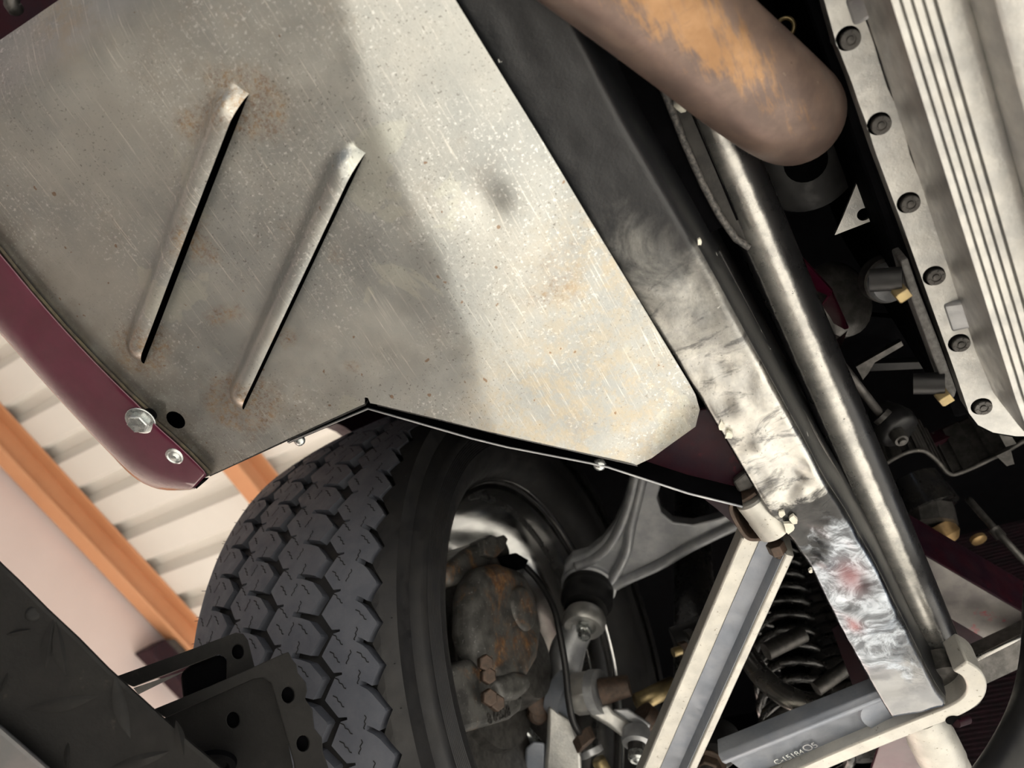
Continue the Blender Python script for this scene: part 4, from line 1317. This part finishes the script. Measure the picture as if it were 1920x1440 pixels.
# rim
bm = BM(); lathe(bm, WC, XA, [(.078, .201), (.083, .203), (.087, .201), (.088, .197), (.084, .1955), (.079, .197), (.076, .1925)], 120, close=True); mesh_obj('rim_lip', bm, M['chrome'], wheel, 60)
bm = BM(); lathe(bm, WC, XA, [(.080, .196), (.078, .189), (.060, .186), (.0, .183), (-.045, .180), (-.060, .172), (-.066, .150), (-.060, .05), (-.05, .045)], 120, cap=False); mesh_obj('rim_barrel', bm, M['chrome'], wheel, 40)
rim_seam = tube
bm = BM(); lathe(bm, WC, XA, [(.052, .1865), (.058, .1865), (.058, .1835), (.052, .183)], 120, close=True); mesh_obj('barrel_step', bm, M['rimdark'], wheel, 40)
# valve weight on the lip
bm = BM()
for k in range(8):
    th = math.radians(58 + k * 2.0)
    pass
bm.free()
# brake disc
t = thing('brake_disc', 'dark brake disc behind the rusty caliper', 'brake disc', WC)
bm = BM(); lathe(bm, WC, XA, [(.010, .135), (.018, .136), (.020, .134), (.020, .085), (.030, .082), (.032, .05), (.010, .05)], 72, close=True); mesh_obj('disc', bm, M['dsteel'], t, 40)
bm = BM(); lathe(bm, WC, XA, [(.0, .05), (.05, .048), (.075, .04), (.078, .02), (.078, .001)], 40); mesh_obj('hub', bm, M['dsteel'], t, 40)
# caliper
t = thing('brake_caliper', 'rust-stained cast iron brake caliper inside the wheel', 'brake caliper', PX(950, 1180, -.40))


def casting(name, pts, x, depth, mat, bev, parent):
    bm = BM(); prism(bm, [PX(a, b, x) for a, b in pts], (-depth, 0, 0))
    return mesh_obj(name, bm, mat, parent, 60, bevel=bev, seg=4)


casting('piston_housing', [(900, 1062), (940, 1052), (985, 1066), (1008, 1112), (1022, 1180), (1014, 1236), (996, 1268), (944, 1286), (905, 1250), (888, 1180), (888, 1110)], -.365, .030, M['iron'], .012, t)
casting('boss', [(930, 1270), (968, 1256), (996, 1262), (1000, 1290), (978, 1310), (945, 1312)], -.362, .04, M['iron'], .007, t)
lowb = casting('lower_bridge', [(838, 1250), (885, 1232), (915, 1262), (938, 1298), (985, 1302), (980, 1332), (960, 1348), (860, 1378), (846, 1345)], -.372, .045, M['iron'], .006, t)
casting('upper_bridge', [(836, 1062), (872, 1030), (912, 1010), (952, 1012), (962, 1040), (935, 1075), (900, 1088), (845, 1098)], -.385, .045, M['iron'], .007, t)
casting('ragged_lug', [(908, 1010), (922, 1002), (934, 1006), (946, 1002), (954, 1010), (946, 1030), (930, 1046), (910, 1040)], -.378, .02, M['iron'], .002, t)
casting('dust_shield', [(940, 1042), (968, 1036), (992, 1050), (984, 1066), (962, 1072), (948, 1058)], -.376, .006, M['black'], .001, t)
for (px, py) in ((905, 1244), (910, 1268), (912, 1308), (926, 1318)):
    hexbolt('caliper_bolt', PX(px, py, -.364), (.8, -.35, -.4), .0075, .009, M['rustnut'], lowb, 0)
c = PX(986, 1140, -.360)
bm = BM(); lathe(bm, c, (1, 0, -.1), [(-.012, .024), (-.002, .022), (0, .019), (-.0005, .002)], 28); mesh_obj('piston_cap', bm, M['iron'], t, 60)
la, lb = PX(917, 1358, -.3712), PX(985, 1330, -.3712)
xd = (lb - la).normalized(); zd = XA; yd = zd.cross(xd)
text_part('cast_number', '8 64528', .0125, Matrix.Translation(la) @ Matrix((xd, yd, zd)).transposed().to_4x4(), M['dsteel'], t)

# ================================================================== shock absorber, spring, anti-roll bar
t = thing('shock_absorber', 'dark shock absorber tube with brass-ended pivot bolt behind the rear arm leg', 'shock absorber', D(1300, 1250, .76))
ct = D(1305, 1240, .80)
bm = BM(); tube(bm, [Vector((ct.x, ct.y, Z(.46))), Vector((ct.x, ct.y, Z(.98)))], .024, 28); mesh_obj('body_tube', bm, M['gloss'], t, 60)
bm = BM(); tube(bm, [D(1268, 1214, .74), D(1345, 1185, .74)], [.020, .020], 24); mesh_obj('pivot_eye', bm, M['rubber'], t, 40, bevel=.001)
bm = BM(); lathe(bm, D(1296, 1212, .725), D(1200, 1240, .72) - D(1345, 1185, .74), [(-.004, .0165), (.002, .0165)], 24); mesh_obj('washer', bm, M['dsteel'], t, 40)
ax = D(1200, 1240, .72) - D(1345, 1185, .74)
hexbolt('nut', D(1292, 1214, .722), ax, .0085, .010, M['rustnut'], t, 0)
bm = BM(); tube(bm, [D(1280, 1218, .718), D(1262, 1224, .715)], .0045, 12); mesh_obj('bolt_end', bm, M['brass'], t, 40)
for (x0_, y0_, x1_, y1_, r) in ((1120, 1185, 1170, 1290, .004), (1108, 1190, 1150, 1275, .0028)):
    pass
t = thing('coil_spring', 'dark coil spring seen edge-on between arm legs', 'spring', D(1480, 1300, .86))
cs = D(1478, 1200, .86)
bm = BM(); pts = []
for k in range(0, 16 * 14 + 1):
    a = k / 16 * 2 * math.pi
    pts.append(Vector((cs.x + .040 * math.cos(a), cs.y + .040 * math.sin(a), Z(.50) + k / 16 * .0225)))
tube(bm, pts, .0052, 8); mesh_obj('coil', bm, M['gloss'], t, 180)
bm = BM(); tube(bm, [Vector((cs.x, cs.y, Z(.48))), Vector((cs.x, cs.y, Z(.90)))], .014, 20); mesh_obj('damper_rod', bm, M['black'], t, 180)
t = thing('corrugated_duct', 'black corrugated duct behind the shiny rail end', 'duct', D(1560, 1220, .80))
cd = D(1560, 1180, .86)
bm = BM(); prof = []
for k in range(24):
    prof += [(k * .016, .034), (k * .016 + .006, .038), (k * .016 + .010, .038)]
lathe(bm, Vector((cd.x, cd.y, Z(.52))), (0, 0, 1), prof, 28); mesh_obj('duct_body', bm, M['gloss'], t, 60)
t = thing('anti_roll_bar', 'curved dark anti-roll bar crossing behind both arm legs', 'anti-roll bar', D(1480, 1300, .62))
bm = BM(); tube(bm, smooth_path([D(x, y, z) for x, y, z in ((1390, 1180, .76), (1402, 1228, .70), (1432, 1272, .66), (1480, 1308, .63), (1540, 1328, .61), (1600, 1332, .60), (1680, 1315, .59))], 8), .0098, 20); mesh_obj('bar', bm, M['tubep'], t, 180)
bm = BM(); tube(bm, [D(1436, 1222, .72), D(1506, 1188, .73)], .0085, 16); mesh_obj('link', bm, M['dsteel'], t, 40)
bm = BM(); tube(bm, [D(1530, 1292, .72), D(1605, 1240, .73)], .007, 14); mesh_obj('stay', bm, M['dsteel'], t, 40)
t = thing('brace_rod', 'dull thin brace rod running under the alloy arm web', 'rod', D(1430, 1370, .74))
bm = BM(); tube(bm, [D(1300, 1475, .74), D(1500, 1312, .74)], .0065, 14); mesh_obj('rod', bm, M['dsteel'], t, 180)
t = thing('chassis_upright', 'dark maroon chassis upright behind the shiny rail end', 'chassis upright', D(1620, 1260, .60))
bm = BM(); prism(bm, [D(x, y, .63) for x, y in ((1560, 1180), (1600, 1150), (1690, 1250), (1655, 1300), (1608, 1310))], (.02, .01, .03)); mesh_obj('plate', bm, M['maroon_dull'], t, 0)
bm = BM(); prism(bm, [D(x, y, .60) for x, y in ((1608, 1304), (1650, 1292), (1655, 1306), (1622, 1318))], (0, 0, .01)); mesh_obj('foot', bm, M['dsteel'], t, 0, bevel=.001)

# ================================================================== lift arm and its end fitting
t = thing('vehicle_lift', 'black chequer-plate lift arm at the lower picture corner', 'vehicle lift', D(150, 1300, .42))
q = [(-120, 930), (0, 1052), (32, 1082), (90, 1140), (150, 1196), (205, 1252), (300, 1338), (360, 1392), (420, 1442), (520, 1530), (100, 1560), (-160, 1260)]
TL = .40
NL = ray(200, 1250).normalized()
bm = BM(); prism(bm, [D(x, y, TL) for x, y in q], NL * .05); mesh_obj('arm_plate', bm, M['liftrub'], t, 0, bevel=.003)
bm = BM(); prism(bm, [D(x, y, TL - .012) for x, y in ((-160, 1290), (0, 1362), (90, 1440), (140, 1500), (-160, 1500))], NL * .011); mesh_obj('underside_strip', bm, simple('dull_grey_strip', (.10, .10, .10), (.13, .12, .12), .6), t, 0, bevel=.003)  # grey strip standing for the arm's bottom face
LEN = [((45, 1330), (185, 1305)), ((85, 1255), (100, 1160)), ((105, 1165), (125, 1270)), ((205, 1440), (320, 1408)), ((215, 1265), (245, 1385)), ((10, 1190), (60, 1180)), ((128, 1390), (125, 1440)), ((330, 1350), (345, 1420)), ((15, 1260), (0, 1300))]
for (a, b) in LEN:
    A, B = D(*a, TL), D(*b, TL)
    dd = (B - A); s = dd.cross(NL) * .13
    bm = BM()
    top = [A.lerp(B, k / 8) for k in range(9)]
    lo = [bm.verts.new(A.lerp(B, k / 8) + s * math.sin(math.pi * k / 8)) for k in range(9)]
    hi = [bm.verts.new(A.lerp(B, k / 8) - s * math.sin(math.pi * k / 8)) for k in range(1, 8)]
    ce = [bm.verts.new(A.lerp(B, k / 8) + NL * (-.0026 * math.sin(math.pi * k / 8))) for k in range(1, 8)]
    H = [lo[0]] + hi + [lo[8]]; Cc = [lo[0]] + ce + [lo[8]]
    for k in range(8):
        for S in (lo, H):
            vs_ = [S[k], S[k + 1], Cc[k + 1], Cc[k]]
            u_ = list(dict.fromkeys(vs_))
            if len(u_) >= 3:
                bm.faces.new(u_)
    mesh_obj('raised_lens', bm, M['liftrub'], t, 60)
bm = BM(); lathe(bm, D(64, 1150, TL), -NL, [(-.002, .0045), (.0004, .004), (.0012, .0025), (.0008, .0004)], 16); mesh_obj('weld_blob', bm, M['liftrub'], t, 60)

t = thing('lift_pad_bracket', 'black steel lift bracket of two drilled plates in front of the tyre', 'bracket', D(430, 1320, .46))


def drilled(name, pts, z, holes, hr, thick, mat, parent):
    bm = BM()
    n = AZ
    plate(bm, [D(x, y, z) for x, y in pts], [[D(hx + hr * math.cos(a), hy + hr * 1.28 * math.sin(a), z) for a in [k * math.pi / 9 for k in range(18)]] for hx, hy in holes], ray(400, 1300).normalized() * thick)
    o = mesh_obj(name, bm, mat, parent, 0, bevel=.0006)
    for hx, hy in holes:
        bm = BM(); vd = ray(hx, hy).normalized()
        prism(bm, [D(hx + hr * 1.3 * math.cos(a), hy + hr * 1.6 * math.sin(a), z) + vd * (thick + .0008) for a in [k * math.pi / 9 for k in range(18)]], vd * .004)
        mesh_obj('hole_back', bm, M['black'], parent, 0)  # black disc added behind each hole to darken it
    return o


drilled('rear_plate', [(210, 1271), (330, 1228), (442, 1186), (456, 1188), (465, 1200), (480, 1260), (488, 1300), (470, 1330), (425, 1330), (425, 1235), (412, 1226), (350, 1250), (250, 1288)], .475, [(446, 1222)], 11, .006, M['liftrub'], t)
bm = BM(); prism(bm, [D(x, y, .482) for x, y in ((338, 1262), (360, 1245), (412, 1226), (426, 1236), (432, 1300), (345, 1330))], ray(400, 1270).normalized() * .05); mesh_obj('rear_web', bm, M['black'], t, 0, bevel=.004)
jag = [(541, 1222), (548, 1236), (556, 1246), (559, 1262), (574, 1280), (576, 1296), (572, 1310), (586, 1330), (588, 1352), (590, 1366), (604, 1384), (606, 1410), (616, 1440), (622, 1500)]
drilled('front_plate', [(288, 1330), (400, 1284), (530, 1226)] + jag + [(560, 1500), (552, 1430), (520, 1320), (508, 1280), (494, 1270), (476, 1272), (310, 1346)], .450, [(540, 1303), (568, 1394)], 12, .006, M['liftrub'], t)
drilled('recessed_web', [(300, 1350), (476, 1272), (496, 1270), (510, 1284), (540, 1390), (565, 1520), (380, 1520), (290, 1380)], .462, [(437, 1350)], 12, .006, M['liftrub'], t)
bm = BM(); lathe(bm, D(400, 1432, .455), (.3, .2, -.8), [(0, .014), (.003, .0135), (.0035, .010), (.001, .008)], 28); mesh_obj('pin_boss', bm, M['black'], t, 40)
bm = BM(); prism(bm, [D(x, y, .49) for x, y in ((250, 1290), (340, 1262), (352, 1256), (260, 1302))], ray(300, 1270).normalized() * .003); mesh_obj('bright_edge', bm, M['alu'], t, 0)
